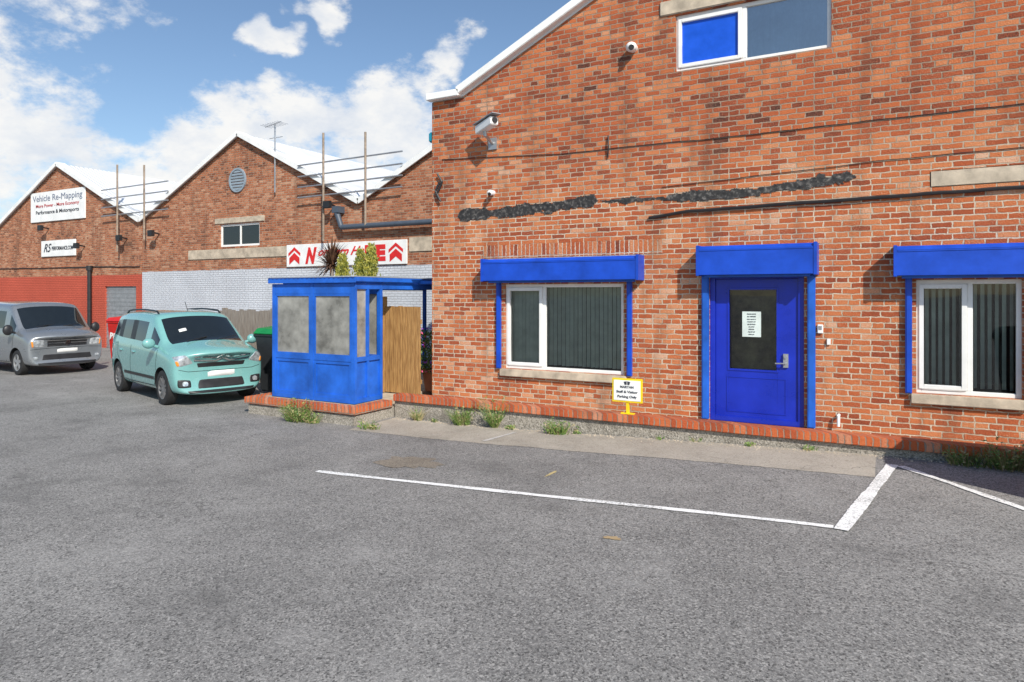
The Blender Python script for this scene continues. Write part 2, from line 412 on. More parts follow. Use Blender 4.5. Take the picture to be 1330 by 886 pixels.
def window(parent, x0, x1, z0, z1, y, panes, blinds=True, sill=True, name='window', fill=None, glass=None):
    m = MB(); frame(m, x0, x1, z0, z1, y, y + .07, .055)
    for a, b, sash in panes:
        if b < x1 - .1: m.box(b - .03, b + .03, y + .003, y + .067, z0 + .055, z1 - .055)
        if sash: frame(m, a + .03, b - .03 if b < x1 - .1 else b - .055, z0 + .057, z1 - .057, y - .018, y + .05, .055)
    w = m.obj(name, M_upvc, parent, bevel=.006)
    for i, (a, b, sash) in enumerate(panes):
        if fill and fill[i]:
            gm = MB(); gm.box(a + .04, b - .04, y + .02, y + .04, z0 + .05, z1 - .05); gm.obj('window_panel', fill[i], w)
        else: quad(a + .01, b - .01, z0 + .03, z1 - .03, y + .035).obj('glass_pane', glass or M_glass, w)
    if blinds:
        bm_ = MB(); x = x0 + .05
        while x < x1 - .05:
            an = rad(R.uniform(44, 54)); hw = .034; dx, dy = hw * math.cos(an), hw * math.sin(an)
            yy = y + .15; zt = z1 - .05; zb = z0 + .07 + R.uniform(0, .012)
            sk = R.uniform(-.002, .002)
            bm_.add([(x - dx, yy - dy, zt), (x + dx, yy + dy, zt), (x + dx + sk, yy + dy, zb), (x - dx + sk, yy - dy, zb)], [(0, 1, 2, 3)])
            x += .074
        bm_.box(x0 + .05, x1 - .05, y + .12, y + .18, z1 - .05, z1 - .01)
        bm_.obj('vertical_blinds', M_slat, w)
    if sill:
        s = MB(); s.box(x0 - .06, x1 + .06, -.07, y + .01, z0 - .125, z0 - .004); s.obj('sill', M_conc, w, bevel=.01)
    return w

# ------------------------------------------------------------------ main building
main = thing('brick_building', 'red brick workshop with blue door, shutter boxes and white gable edge', 'building', (-1.75, 0, 0))
XL, XR, ZE = -7.23, 4.2, 5.40
RX, RZ = -1.75, 5.40 + .48 * 4.85
outer = [(XL, -.4), (XR, -.4), (XR, ZE), (3.1, ZE), (RX, RZ), (-6.6, ZE), (XL, ZE)]
holes = [(-5.73, -3.61, .69, 2.115), (-2.30, -1.03, .12, 2.24), (.285, 1.38, .69, 2.13), (-2.80, -.69, 5.26, 6.10)]
wall('wall', outer, holes, 0, .14, M_brick, main)
for xx, q in ((XL, (0, 3, 2, 1)), (XR, (0, 1, 2, 3))):
    sm = MB(); sm.nonorm = True
    sm.add([(xx, 0, -.4), (xx, 40, -.4), (xx, 40, ZE), (xx, 0, ZE)], [q]); sm.obj('side_wall', M_brick, main)
rf = MB()
rf.beam((-6.6, 20, ZE + .05), (RX, 20, RZ + .05), 40, .08); rf.beam((3.1, 20, ZE + .05), (RX, 20, RZ + .05), 40, .08)
rf.box(XL, -6.6, 0.02, 40, ZE - .02, ZE + .04); rf.box(3.1, XR, 0.02, 40, ZE - .02, ZE + .04)
rf.obj('roof', M_roof, main)
vg = MB()
vg.beam((-6.62, -.06, ZE + .10), (RX, -.06, RZ + .10), .16, .13)
vg.beam((RX, -.06, RZ + .10), (3.12, -.06, ZE + .10), .16, .13)
vg.box(XL - .04, -6.58, -.14, .02, ZE + .01, ZE + .13)
vg.box(3.08, XR, -.14, .02, ZE + .01, ZE + .13)
vg.obj('gable_trim', M_white, main, bevel=.01)
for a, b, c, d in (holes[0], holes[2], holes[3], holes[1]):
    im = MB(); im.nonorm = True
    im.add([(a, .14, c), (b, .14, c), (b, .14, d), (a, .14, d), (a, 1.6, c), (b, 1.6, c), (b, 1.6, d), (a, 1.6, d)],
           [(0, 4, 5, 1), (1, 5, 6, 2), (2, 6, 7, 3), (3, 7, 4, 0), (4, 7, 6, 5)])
    im.obj('dark_room_box', M_dark, main)  # backing box per opening, the dark of the room put into its near-black colour
window(main, -5.73, -3.61, .69, 2.115, .05, [(-5.73, -5.0, True), (-5.0, -3.61, False)])
window(main, .285, 1.38, .69, 2.13, .05, [(.285, .86, True), (.86, 1.38, False)])
M_bboard = simple('bright_blue_board', (.005, .09, .62), .4)
M_curt = simple('blue_grey_net_curtain', (.24, .33, .45), .6, var=.5, vs=2)
uw = window(main, -2.80, -.69, 5.26, 6.10, .05, [(-2.80, -1.82, True), (-1.82, -.69, False)], blinds=False, sill=False, fill=[M_bboard, None], glass=M_glassr)
cm = MB(); n = 60; vs = []
for i in range(n + 1):
    x = -1.8 + 1.08 * i / n; vs += [(x, .15 + .012 * math.sin(i * 1.3), 5.3), (x, .15 + .012 * math.sin(i * 1.3), 6.07)]
cm.add(vs, [(2 * i, 2 * i + 2, 2 * i + 3, 2 * i + 1) for i in range(n)]); cm.obj('curtain_backdrop', M_curt, uw, smooth=True)
lm = MB(); lm.box(-3.03, -.5, -.03, .05, 6.115, 6.33); lm.obj('lintel', M_conc, main, bevel=.012)
lm = MB(); lm.box(.435, 3.2, -.012, .05, 3.29, 3.50); lm.obj('lintel', M_conc, main, bevel=.012)
so = MB(); so.box(-6.15, -3.0, -.006, .04, 2.56, 2.78); so.obj('soldier_course', M_soldier, main)

def shutter(x0, x1, z0, z1, p=.28):
    b = MB()
    b.add([(x0, 0, z0), (x0, -p, z0), (x0, -p, z1 - .05), (x0, -p + .045, z1), (x0, 0, z1),
           (x1, 0, z0), (x1, -p, z0), (x1, -p, z1 - .05), (x1, -p + .045, z1), (x1, 0, z1)],
          [(0, 1, 2, 3, 4), (9, 8, 7, 6, 5), (0, 5, 6, 1), (1, 6, 7, 2), (2, 7, 8, 3), (3, 8, 9, 4)])
    b.box(x0 - .012, x0 + .03, -p - .008, 0, z0 - .012, z1 + .01); b.box(x1 - .03, x1 + .012, -p - .008, 0, z0 - .012, z1 + .01)
    b.box(x0 + .031, x1 - .031, -p - .006, -p - .001, z1 - .075, z1 - .052)
    o = b.obj('shutter_box', M_blue, main, bevel=.004)
    s = MB(); s.box(x0 + .08, x1 - .08, -p + .10, -p + .13, z0 - .035, z0 - .002); s.obj('shutter_slat', M_blue2, o)
    return o
for (x0, x1, z0, z1, ga, gb, gz) in ((-6.02, -3.29, 2.17, 2.53, -5.86, -3.54, .69), (-2.415, -.856, 2.22, 2.63, -2.40, -.985, .14), (.045, 1.62, 2.18, 2.55, .165, 1.44, .69)):
    sb = shutter(x0, x1, z0, z1)
    w = .075 if gz > .3 else .10
    for q in (ga, gb):
        gm = MB()
        gm.box(q, q + w, -.06, .0, gz, z0 - .003); gm.box(q + .012, q + w - .012, -.068, -.055, gz + .01, z0 - .02)
        gm.obj('shutter_rail', M_blue if gz > .3 else M_blue2, sb, bevel=.004)

# door
dm = MB(); frame(dm, -2.30, -1.03, .12, 2.24, .03, .12, .075)
door = dm.obj('door', M_door, main, bevel=.004)
lf = MB(); X0, X1, Z0, Z1 = -2.222, -1.108, .16, 2.16
gx0, gx1, gz0, gz1 = -2.04, -1.38, .87, 2.02
lf.box(X0, gx0, .06, .105, Z0, Z1); lf.box(gx1, X1, .06, .105, Z0, Z1); lf.box(gx0, gx1, .06, .105, Z0, gz0); lf.box(gx0, gx1, .06, .105, gz1, Z1)
frame(lf, gx0 - .02, gx1 + .02, gz0 - .02, gz1 + .02, .05, .075, .03)
frame(lf, X0 + .15, X1 - .15, Z0 + .1, gz0 - .1, .053, .065, .018)
lf.obj('door_leaf', M_door, door, bevel=.004)
quad(gx0, gx1, gz0, gz1, .085).obj('glass_pane', M_glass, door)
quad(gx0, gx1, .7, 2.1, .30).obj('curtain_backdrop', simple('dim_hallway', (.10, .085, .045), .9, var=1.0, vs=5), door)  # flat sheet behind the door glass, the hallway's dimness put into its colour
hd = MB(); hd.box(-1.30, -1.235, .03, .06, .93, 1.12); hd.cyl((-1.268, .03, .99), (-1.268, -.02, .99), .013); hd.cyl((-1.268, -.015, .99), (-1.40, -.015, .985), .011); hd.cyl((-1.268, .04, 1.08), (-1.268, .012, 1.08), .022)
hd.obj('handle', M_steel, door, smooth=True)
th = MB(); th.box(-2.34, -.99, -.10, .13, .04, .12); th.obj('threshold', M_conc, door, bevel=.01)
nt_ = MB(); nt_.box(-1.855, -1.60, .076, .080, 1.34, 1.70); notice = tag(nt_.obj('paper_notice', simple('paper', (.66, .74, .70), .7)), 'white printed paper notice taped inside the door glass', 'notice')
for i, s in enumerate(['PLEASE NOTE', 'ALL VISITORS', 'must report to', 'reception and', 'sign the book', 'on arrival', 'deliveries', 'ring the bell', 'thank you']):
    text(s, .020, (-1.728, .073, 1.665 - i * .036), M_navy, notice, offs=.0)

# old tar residue: thin peeling flakes left on the brick face
def tar():
    prof = [(-6.68, 3.33, .0), (-6.6, 3.33, .12), (-6.1, 3.34, .11), (-5.98, 3.34, .04), (-5.8, 3.35, .09), (-5.2, 3.36, .12), (-4.4, 3.38, .12), (-4.1, 3.44, .09), (-4.02, 3.42, .0),
            (-3.85, 3.40, .03), (-3.4, 3.40, .07), (-2.9, 3.38, .08), (-2.2, 3.38, .085), (-1.6, 3.41, .08), (-1.15, 3.45, .075), (-.9, 3.48, .10), (-.5, 3.50, .09), (-.38, 3.49, .0)]
    c = .013; verts = {}; m = MB(); m.nonorm = True; vs = []; fs = []
    def inside(x, z):
        for (a, za, ha), (b, zb, hb) in zip(prof[:-1], prof[1:]):
            if a <= x <= b:
                t = (x - a) / (b - a); zc = za + (zb - za) * t; h = ha + (hb - ha) * t
                if h < .005: return False
                e = 1.35 * (1 - abs(z - zc) / h)
                p = Vector((x * 1.9, z * 7, 1.3)); q = Vector((x * 8, z * 20, 4)); r = Vector((x * 34, z * 50, 2))
                return e + .95 * noise.noise(p) + .55 * noise.noise(q) + .22 * noise.noise(r) > (.22 if x < -4 or x > -1.3 else .42)
        return False
    def vid(i, j):
        if (i, j) not in verts:
            x, z = -6.7 + i * c, 3.1 + j * c
            jx = .4 * c * noise.noise(Vector((x * 90, z * 90, 0))); jz = .4 * c * noise.noise(Vector((x * 90, z * 90, 7)))
            verts[(i, j)] = len(vs); vs.append((x + jx, -.004 - .005 * (1 + noise.noise(Vector((x * 12, z * 18, 3)))), z + jz))
        return verts[(i, j)]
    for i in range(int(6.4 / c)):
        for j in range(int(.62 / c)):
            if inside(-6.7 + (i + .5) * c, 3.1 + (j + .5) * c): fs.append((vid(i, j), vid(i + 1, j), vid(i + 1, j + 1), vid(i, j + 1)))
    m.add(vs, fs); o = m.obj('tar_residue', M_tar, main)
    o['kind'] = 'stuff'
tar()

# cables
def cable(name, pts, r, label, mat=M_black):
    m = MB(); q = []
    for a, b in zip(pts[:-1], pts[1:]):
        a = Vector(a); b = Vector(b); n = max(2, int((b - a).length / .15))
        for i in range(n):
            p = a.lerp(b, i / n); p.z += .012 * noise.noise(p * 2.3); q.append(p)
    q.append(Vector(pts[-1])); m.tube(q, r, 6)
    return tag(m.obj(name, mat, smooth=True), label, 'cable')
cable('wall_cable', [(-3.2, -.02, 3.10), (-2.6, -.03, 3.17), (-1.0, -.03, 3.19), (1.0, -.03, 3.22), (4.0, -.03, 3.22)], .023, 'thick black cable clipped along the brick wall')
cable('wall_cable', [(-7.0, -.012, 4.35), (-4.6, -.012, 4.22), (-1.5, -.012, 4.20), (4.0, -.012, 4.24)], .006, 'thin dark wire running across the brick wall')
cable('wall_cable', [(-3.0, -.012, 3.55), (0, -.012, 3.68), (4, -.012, 3.72)], .005, 'thin wire sagging above the thick cable on brick')
cable('wall_cable', [(-7.05, -.03, 3.95), (-7.12, -.05, 3.8), (-7.0, -.06, 3.6), (-7.1, -.05, 3.72), (-6.98, -.04, 3.95), (-7.08, -.05, 4.1)], .018, 'coiled black cable at the building corner')
cable('wall_cable', [(-3.85, -.03, 4.42), (-3.84, -.05, 4.25), (-3.86, -.02, 4.08)], .012, 'short dark bracket stub fixed on brick')

# security camera
cam_t = thing('security_camera', 'white security camera on a bracket fixed to the brick wall', 'security camera', (-5.95, 0, 4.6))
b = MB(); b.box(-6.03, -5.87, -.03, 0, 4.42, 4.62); b.cyl((-5.95, -.03, 4.52), (-5.95, -.26, 4.62), .025); b.cyl((-5.95, -.26, 4.60), (-5.95, -.28, 4.72), .035); b.obj('bracket', M_steel, cam_t, smooth=True)
b = MB(); b.beam((-6.12, -.20, 4.72), (-5.68, -.42, 4.80), .15, .14); h = b.obj('housing', M_upvc, cam_t, bevel=.012)
b = MB(); b.beam((-6.15, -.20, 4.815), (-5.62, -.45, 4.905), .18, .015); b.obj('sun_shield', M_grey, h)
b = MB(); b.cyl((-5.69, -.415, 4.80), (-5.66, -.43, 4.805), .05); b.obj('lens', M_black, h)
def fitting(name, x, z, label, cat, r=.07, y=0):
    t = thing(name, label, cat, (x, y, z))
    b = MB(); b.cyl((x, y, z), (x, y - .05, z), r * .8, r * .8, 16); b.obj('base_plate', M_upvc, t, smooth=True)
    b = MB(); b.ell((x, y - .10, z - .01), r, r, r * .9); b.obj('cover', M_upvc, t, smooth=True)
    b = MB(); b.cyl((x, y - .12, z - .02), (x + r * .5, y - .12 - r, z - .05), r * .55, r * .45, 14); b.obj('lens', M_black, t, smooth=True)
fitting('wall_sensor', -5.95, 3.68, 'small round white sensor on the brick wall', 'sensor', .055)
fitting('wall_light', -3.45, 5.72, 'round white bulkhead light on upper brickwork', 'light', .085)
t = thing('door_intercom', 'small white intercom box beside the blue door', 'intercom', (-.93, 0, 1.45))
b = MB(); b.box(-.86, -.79, -.035, 0, 1.42, 1.54); b.obj('case', M_upvc, t, bevel=.006)
b = MB(); b.box(-.845, -.805, -.04, -.033, 1.47, 1.52); b.obj('speaker_grille', M_grey, t)
t = thing('wall_socket', 'small white socket box low on the brick wall', 'socket', (-.7, 0, 1.3))
b = MB(); b.box(-.745, -.70, -.03, 0, 1.27, 1.35); b.obj('case', M_upvc, t, bevel=.003)
t = thing('waste_pipe', 'small plastic waste pipe at the foot of the wall', 'pipe', (-.6, 0, .3))
b = MB(); b.tube([(-.6, 0, .34), (-.6, -.08, .34), (-.6, -.1, .2)], .02, 10); b.obj('pipe', M_upvc, t, smooth=True)
t = thing('alarm_box', 'teal blue alarm box on the building corner', 'alarm', (-7.3, .1, 4.75))
b = MB(); b.box(-7.33, -7.235, .02, .28, 4.70, 4.88); b.obj('case', simple('teal_plastic', (.01, .25, .36), .4), t, bevel=.02)

# ------------------------------------------------------------------ low wall, terrace, plinth
lw = thing('low_wall', 'low roughcast wall with red brick coping along the facade', 'wall', (-2, -.55, 0))
b = MB(); b.box(-7.58, 4.0, -.62, -.46, -.35, .085); b.obj('base', M_peb, lw)
b = MB(); b.box(-7.58, 4.0, -.675, -.44, .087, .205); b.obj('coping', M_coping, lw, bevel=.010)
b = MB(); b.box(-7.56, 4.0, -.437, 0.0, -.3, .118); struct(b.obj('terrace', M_conc))
pl = thing('low_wall', 'concrete plinth with brick edging under the blue shelter', 'wall', (-8.8, -.8, 0))
b = MB(); b.box(-10.15, -7.62, -1.60, -.1, -.35, -.02); b.obj('base', M_peb, pl, bevel=.02)
b = MB(); b.box(-10.20, -7.585, -1.64, -1.42, -.018, .10); b.box(-7.80, -7.583, -1.418, -.67, -.018, .10); b.box(-10.20, -9.98, -1.418, -.1, -.018, .10); b.obj('coping', M_coping, pl, bevel=.008)
b = MB(); b.box(-9.978, -7.802, -1.418, 3.5, -.3, .09); struct(b.obj('shelter_floor', M_conc))

# parking sign on the low wall
ps = thing('parking_sign', 'small white parking sign in a yellow frame on the low wall', 'sign', (-3.34, -.56, .2))
b = MB(); b.box(-3.57, -3.11, -.60, -.585, .375, .725); fr = b.obj('board', M_yellow, ps, bevel=.004)
b = MB(); b.box(-3.542, -3.138, -.606, -.6005, .403, .697); b.obj('sign_face', M_white, fr)
b = MB(); b.box(-3.36, -3.32, -.588, -.55, .205, .38); b.box(-3.44, -3.24, -.60, -.54, .206, .222); b.obj('post', M_yellow, ps)
b = MB()
for s in (-1, 1): b.add([(-3.34 + s * .004, -.608, .685), (-3.34 + s * .05, -.608, .675), (-3.34 + s * .035, -.608, .63), (-3.34 + s * .004, -.608, .635)], [(0, 1, 2, 3)])
b.obj('emblem', M_navy, fr)
text('MARTAN', .048, (-3.34, -.609, .60), M_navy, fr, offs=.001, width=.20)
text('Staff & Visitor', .048, (-3.34, -.609, .53), M_navy, fr, offs=.003, width=.32)
text('Parking Only', .048, (-3.34, -.609, .46), M_navy, fr, offs=.003, width=.29)

# ------------------------------------------------------------------ blue shelter
sh = thing('smoking_shelter', 'blue timber shelter with frosted panes on a brick-edged plinth', 'shelter', (-8.8, -.9, .1))
SX0, SX1, SXm, SY = -9.81, -7.85, -8.87, -1.35
YE = -.69; YM = -1.03
b = MB()
for x in (SX0, SXm, SX1 - .08): b.box(x, x + .08, SY, SY + .07, .10, 2.13)
for z0, z1 in ((.10, .18), (.80, .88), (1.95, 2.13)):
    for a, c in ((SX0 + .08, SXm), (SXm + .08, SX1 - .08)): b.box(a, c, SY + .003, SY + .067, z0, z1)
b.box(SX1 - .08, SX1, YE, YE + .07, .10, 2.13); b.box(SX0, SX0 + .08, YE, YE + .07, .10, 2.13)
b.box(SX1 - .078, SX1 - .002, YM, YM + .06, .18, .80); b.box(SX1 - .078, SX1 - .002, YM, YM + .06, .88, 2.03)
for x in (SX0, SX1 - .08):
    for z0, z1 in ((.10, .18), (.80, .88), (2.03, 2.13)): b.box(x + .003, x + .077, SY + .07, YE, z0, z1)
    b.box(x + .003, x + .077, YE + .07, 3.2, 2.03, 2.13)
b.box(SX0, SX0 + .074, 3.2, 3.27, .1, 2.13)
for z0, z1 in ((.10, .18), (.80, .88), (1.95, 2.12)): b.box(SX0 + .081, SX1 - .081, YE + .003, YE + .067, z0, z1)
b.box(-8.87, -8.79, YE + .004, YE + .066, .181, .799); b.box(-8.87, -8.79, YE + .004, YE + .066, .881, 1.949)
b.obj('frame', M_blue2, sh, bevel=.005)
for a, c in ((SX0 + .08, SXm), (SXm + .08, SX1 - .08)):
    p = MB(); p.box(a, c, SY + .03, SY + .045, .18, .80); frame(p, a + .0, c, .18, .80, SY + .012, SY + .03, .05); p.obj('lower_panel', M_blue2, sh)
    p = MB(); frame(p, a, c, .88, 1.95, SY + .008, SY + .03, .035); p.obj('pane_bead', M_blue2, sh)
    p = MB(); p.box(a, c, SY + .03, SY + .04, .88, 1.95); p.obj('frosted_pane', M_frost, sh)
    p = MB(); p.box(a, c, YE + .03, YE + .045, .18, .80); p.obj('lower_panel', M_blue2, sh)
    p = MB(); p.box(a, c, YE + .03, YE + .04, .88, 1.95); p.obj('frosted_pane', M_frost, sh)
for x in (SX0 + .03, SX1 - .05):
    p = MB(); p.box(x, x + .015, SY + .07, YE, .18, .80); p.obj('lower_panel', M_blue2, sh)
    p = MB(); p.box(x, x + .012, SY + .07, YM if x > -9 else YE, .88, 2.03); p.obj('frosted_pane', M_frost, sh)
b = MB(); b.box(SX0 - .04, SX1 + .06, SY - .06, SY - .03, 2.14, 2.235); b.box(SX1 + .03, SX1 + .06, SY - .03, 3.3, 2.16, 2.235); b.box(SX0 - .04, SX0 - .01, SY - .03, 3.3, 2.15, 2.235)
for i in range(9):
    yj = -1.1 + i * .5; b.box(SX0 + .0, SX1, yj, yj + .04, 2.135, 2.20)
    if yj > .2: b.box(SX1 + .062, XL - .004, yj, yj + .04, 2.14, 2.20)
rfo = b.obj('roof_fascia', M_blue2, sh, bevel=.004)
def m_poly():
    m, nt, b, oc = newmat('translucent_roof_sheet'); nt.n.remove(b)
    d = nt.node('ShaderNodeBsdfDiffuse'); nt.put(d.inputs[0], nt.mix(nt.rng(nt.noise(oc, 3, 4), .4, .6), (.70, .73, .72), (.5, .52, .5)))
    tl = nt.node('ShaderNodeBsdfTranslucent'); nt.put(tl.inputs[0], (.75, .8, .8))
    mx = nt.node('ShaderNodeMixShader'); mx.inputs[0].default_value = .5
    nt.l.new(d.outputs[0], mx.inputs[1]); nt.l.new(tl.outputs[0], mx.inputs[2]); nt.l.new(mx.outputs[0], nt.n['Material Output'].inputs[0]); return m
M_poly = m_poly()
b = MB(); n = 60
vs = []
for i in range(n + 1):
    x = SX0 - .06 + (SX1 - SX0 + .14) * i / n; z = 2.25 + .010 * math.sin(i * 2.1)
    vs += [(x, SY - .09, z), (x, 3.35, z)]
b.add(vs, [(2 * i, 2 * i + 2, 2 * i + 3, 2 * i + 1) for i in range(n)])
b.add([(SX1 + .085, .1, 2.245), (XL - .004, .1, 2.245), (XL - .004, 3.35, 2.245), (SX1 + .085, 3.35, 2.245)], [(0, 1, 2, 3)])
b.obj('roof_sheet', M_poly, sh, smooth=True)

# timber gate
gt = thing('timber_gate', 'brown timber plank gate between the shelter and brick corner', 'gate', (-7.9, .05, .1))
b = MB()
for i in range(8):
    x = -8.33 + i * .103; b.box(x, x + .095, .02 + R.uniform(-.004, .004), .045, .11, 1.72 + R.uniform(-.01, .01))
b.obj('planks', M_wood, gt, bevel=.003)
b = MB(); b.box(-8.33, -7.51, .05, .08, .3, .38); b.box(-8.33, -7.51, .05, .08, 1.4, 1.48); b.box(-8.44, -8.34, -.02, .1, .1, 1.9); b.obj('rails', M_wood, gt)

# flower pot
pt = thing('flower_pot', 'terracotta pot with trailing purple and pink flowers behind the gate', 'plant', (-7.62, .75, .1))
b = MB(); b.lathe([(.02, .0), (.14, 0), (.20, .36), (.22, .36), (.22, .42), (.19, .42), (.18, .34), (.02, .34)], 20, (-7.72, .7, .09)); b.obj('pot', M_terra, pt, smooth=True)
b = MB(); b.nonorm = True; fl = MB(); fl.nonorm = True
def leafq(m, c, s, d=None, mi=0):
    d = d or Vector((R.gauss(0, 1), R.gauss(0, 1), R.gauss(.2, 1))).normalized(); a = d.orthogonal().normalized(); w = d.cross(a)
    c = Vector(c); m.add([c - d * s, c + a * s * .45, c + d * s, c - a * s * .45], [(0, 1, 2, 3)], mi)
for i in range(900):
    a = R.uniform(0, 6.28); r = .28 * math.sqrt(R.random()); z = R.uniform(.42, 1.25)
    leafq(b, (-7.72 + r * math.cos(a), .7 + r * math.sin(a), z), .035)
for i in range(130):
    a = R.uniform(0, 6.28); r = .3; z = R.choice([R.uniform(.45, .7), R.uniform(.95, 1.35)])
    leafq(fl, (-7.72 + r * math.cos(a), .7 + r * math.sin(a), z), .035, mi=R.choice([0, 0, 1]))
b.obj('foliage', M_weed, pt); fo = fl.obj('flowers', [M_flow, M_pink], pt); fo['kind'] = 'stuff'

# fence
fe = thing('timber_fence', 'weathered grey timber board fence behind the parked car', 'fence', (-12.3, 1.5, 0))
b = MB(); x = -14.9
while x < -10.1:
    b.box(x, x + .135, 1.5, 1.52, -.2, 1.55 + R.uniform(-.02, .02)); x += .145
b.obj('boards', M_woodg, fe)
b = MB()
for z in (.3, 1.3): b.box(-14.9, -10.1, 1.525, 1.56, z, z + .08)
x = -14.9
while x < -10: b.box(x, x + .1, 1.565, 1.66, -.2, 1.6); x += 1.75
b.obj('posts', M_woodg, fe)

# plants behind shelter
def cordyline(x, y, z0, zt):
    t = thing('palm_tree', 'spiky purple-leaved palm behind the blue shelter', 'plant', (x, y, z0))
    b = MB(); b.cyl((x, y, z0), (x + .03, y, zt - .35), .07, .045, 10); b.obj('trunk', M_woodg, t, smooth=True)
    m = MB(); m.nonorm = True
    for i in range(230):
        a = R.uniform(0, 6.28); el = R.uniform(-.45, 1.5); L = R.uniform(.45, .72); w = .019
        o = Vector((x + .03, y, zt - .42 + R.uniform(-.08, .08))); p = o; vs = []
        dh = Vector((math.cos(a), math.sin(a), 0)); sd = Vector((-math.sin(a), math.cos(a), 0))
        for k in range(5):
            e = el - .16 * k * k * .3; ww = w * (1 - (k / 4) ** 2) + .001
            vs += [p - sd * ww, p + sd * ww]; p = p + (dh * math.cos(e) + Vector((0, 0, math.sin(e)))) * L / 4
        m.add(vs, [(2 * k, 2 * k + 1, 2 * k + 3, 2 * k + 2) for k in range(4)])
    m.obj('crown', M_cord, t)
def conifer(x, y, z0, zt, r):
    t = thing('conifer_tree', 'small golden-green columnar conifer behind the blue shelter', 'tree', (x, y, z0), 'golden conifers behind the shelter')
    b = MB(); b.cyl((x, y, z0), (x, y, zt - .3), .04, .01, 8); b.obj('trunk', M_woodg, t)
    m = MB(); m.nonorm = True
    H = zt - z0 - .15
    for i in range(620):
        u = 1 - (1 - R.random()) ** 1.35 * 1.0; a = R.uniform(0, 6.28)
        rr = r * (1 - u) ** .62 * (.8 + .28 * math.sin(a * 3 + u * 9)) + .012
        q = R.uniform(.35, .95)
        base = Vector((x + rr * q * math.cos(a), y + rr * q * math.sin(a), z0 + .1 + u * H))
        d = Vector((math.cos(a) * .3, math.sin(a) * .3, 1.0)).normalized()
        for k in range(9):
            p = base + d * R.uniform(0, .14) + Vector((R.gauss(0, .015), R.gauss(0, .015), R.gauss(0, .02)))
            leafq(m, p, R.uniform(.020, .038), (d + Vector((R.gauss(0, .3), R.gauss(0, .3), 0))).normalized())
    m.obj('crown', M_con, t)
cordyline(-11.5, 1.9, -.2, 3.02)
conifer(-10.93, 1.7, 0, 2.80, .44); conifer(-10.55, 1.85, 0, 2.88, .40); conifer(-10.15, 1.75, 0, 2.98, .48)

# ------------------------------------------------------------------ back workshops
YB = 5.93; ZV, ZP = 4.73, 7.41
def gables(name, label, x0, x1, profile, holes, mat):
    t = thing(name, label, 'building', ((x0 + x1) / 2, YB, 0))
    outer = [(x0, -.5), (x1, -.5)] + list(reversed(profile))
    wall('wall', outer, holes, YB, .15, mat, t)
    for xx, zz, q in ((x0, profile[0][1], (0, 3, 2, 1)), (x1, profile[-1][1], (0, 1, 2, 3))):
        sw = MB(); sw.nonorm = True
        sw.add([(xx, YB, -.5), (xx, YB + 40, -.5), (xx, YB + 40, zz), (xx, YB, zz)], [q]); sw.obj('side_wall', mat, t)
    r = MB(); v = MB()
    for (a, za), (c, zc) in zip(profile[:-1], profile[1:]):
        r.add([(a, YB - .10, za + .06), (c, YB - .10, zc + .06), (c, YB + 40, zc + .06), (a, YB + 40, za + .06),
               (a, YB - .10, za + .01), (c, YB - .10, zc + .01), (c, YB + 40, zc + .01), (a, YB + 40, za + .01)],
              [(0, 1, 2, 3), (7, 6, 5, 4), (0, 4, 5, 1), (1, 5, 6, 2), (2, 6, 7, 3), (3, 7, 4, 0)])
        v.beam((a, YB - .13, za + .04), (c, YB - .13, zc + .04), .05, .16)
        v.beam((a, YB + .05, za + .10), (c, YB + .05, zc + .10), .34, .03)
    r.obj('roof', M_roof, t); v.obj('gable_trim', M_white, t)
    return t
A = gables('brick_workshop', 'gabled brick workshop with red painted base and white roof', -36.3, -25.1, [(-36.3, ZV), (-30.8, ZP), (-25.1, ZV)],
           [(-27.5, -25.45, -.2, 2.25)], M_brick_red)
B = gables('brick_workshop', 'twin gabled brick workshop with grey painted base and white roof', -25.06, -7.25,
           [(-25.06, ZV), (-19.55, ZP), (-14.15, ZV), (-8.7, ZP), (-7.25, 6.7)], [(-20.6, -18.6, 3.60, 4.38)], M_brick_grey)
b = MB(); z = -.2
while z < 2.24: b.box(-27.5, -25.45, YB + .06 + (.012 if int(z * 12.5) % 2 else 0), YB + .10, z, z + .078); z += .08
b.obj('roller_shutter', M_grey, A)
wn = MB(); frame(wn, -20.6, -18.6, 3.60, 4.38, YB + .05, YB + .11, .07); wn.box(-19.63, -19.57, YB + .052, YB + .108, 3.67, 4.31); wo = wn.obj('window', M_upvc, B)
wn = MB(); wn.box(-20.55, -18.65, YB + .08, YB + .09, 3.62, 4.36); wn.obj('glass_pane', M_cglass, wo)
for q in ((-20.85, -18.35, YB - .03, YB + .05, 4.40, 4.60), (-22.3, -17.3, YB - .03, YB + .02, 3.18, 3.52), (-12.3, -11.0, YB - .03, YB + .02, 3.18, 3.6)):
    wn = MB(); wn.box(*q); wn.obj('lintel', M_conc, B, bevel=.015)
vn = MB(); vn.lathe([(.42, 0), (.42, -.05), (.36, -.05), (.36, .02)], 28, (-19.66, YB, 5.87), 'Y')
for i in range(7):
    zz = -.3 + i * .1; hw = math.sqrt(max(0, .36 ** 2 - zz ** 2)); vn.box(-19.66 - hw, -19.66 + hw, YB - .03, YB - .005, 5.87 + zz - .035, 5.87 + zz + .035)
vn.obj('round_vent', simple('blue_grey_vent', (.26, .32, .37), .6), B)
dp = thing('drainpipe', 'black drainpipe on the red painted brick base', 'drainpipe', (-28.4, YB, 0))
b = MB(); b.cyl((-28.4, YB - .1, -.2), (-28.4, YB - .1, 3.0), .08, .08, 12); b.cyl((-28.4, YB - .1, 2.9), (-28.4, YB - .1, 3.1), .12, .12, 12); b.obj('pipe', M_black, dp, smooth=True)
dp = thing('duct_pipe', 'dark horizontal pipe with elbow on the brick gable wall', 'pipe', (-13, YB, 4))
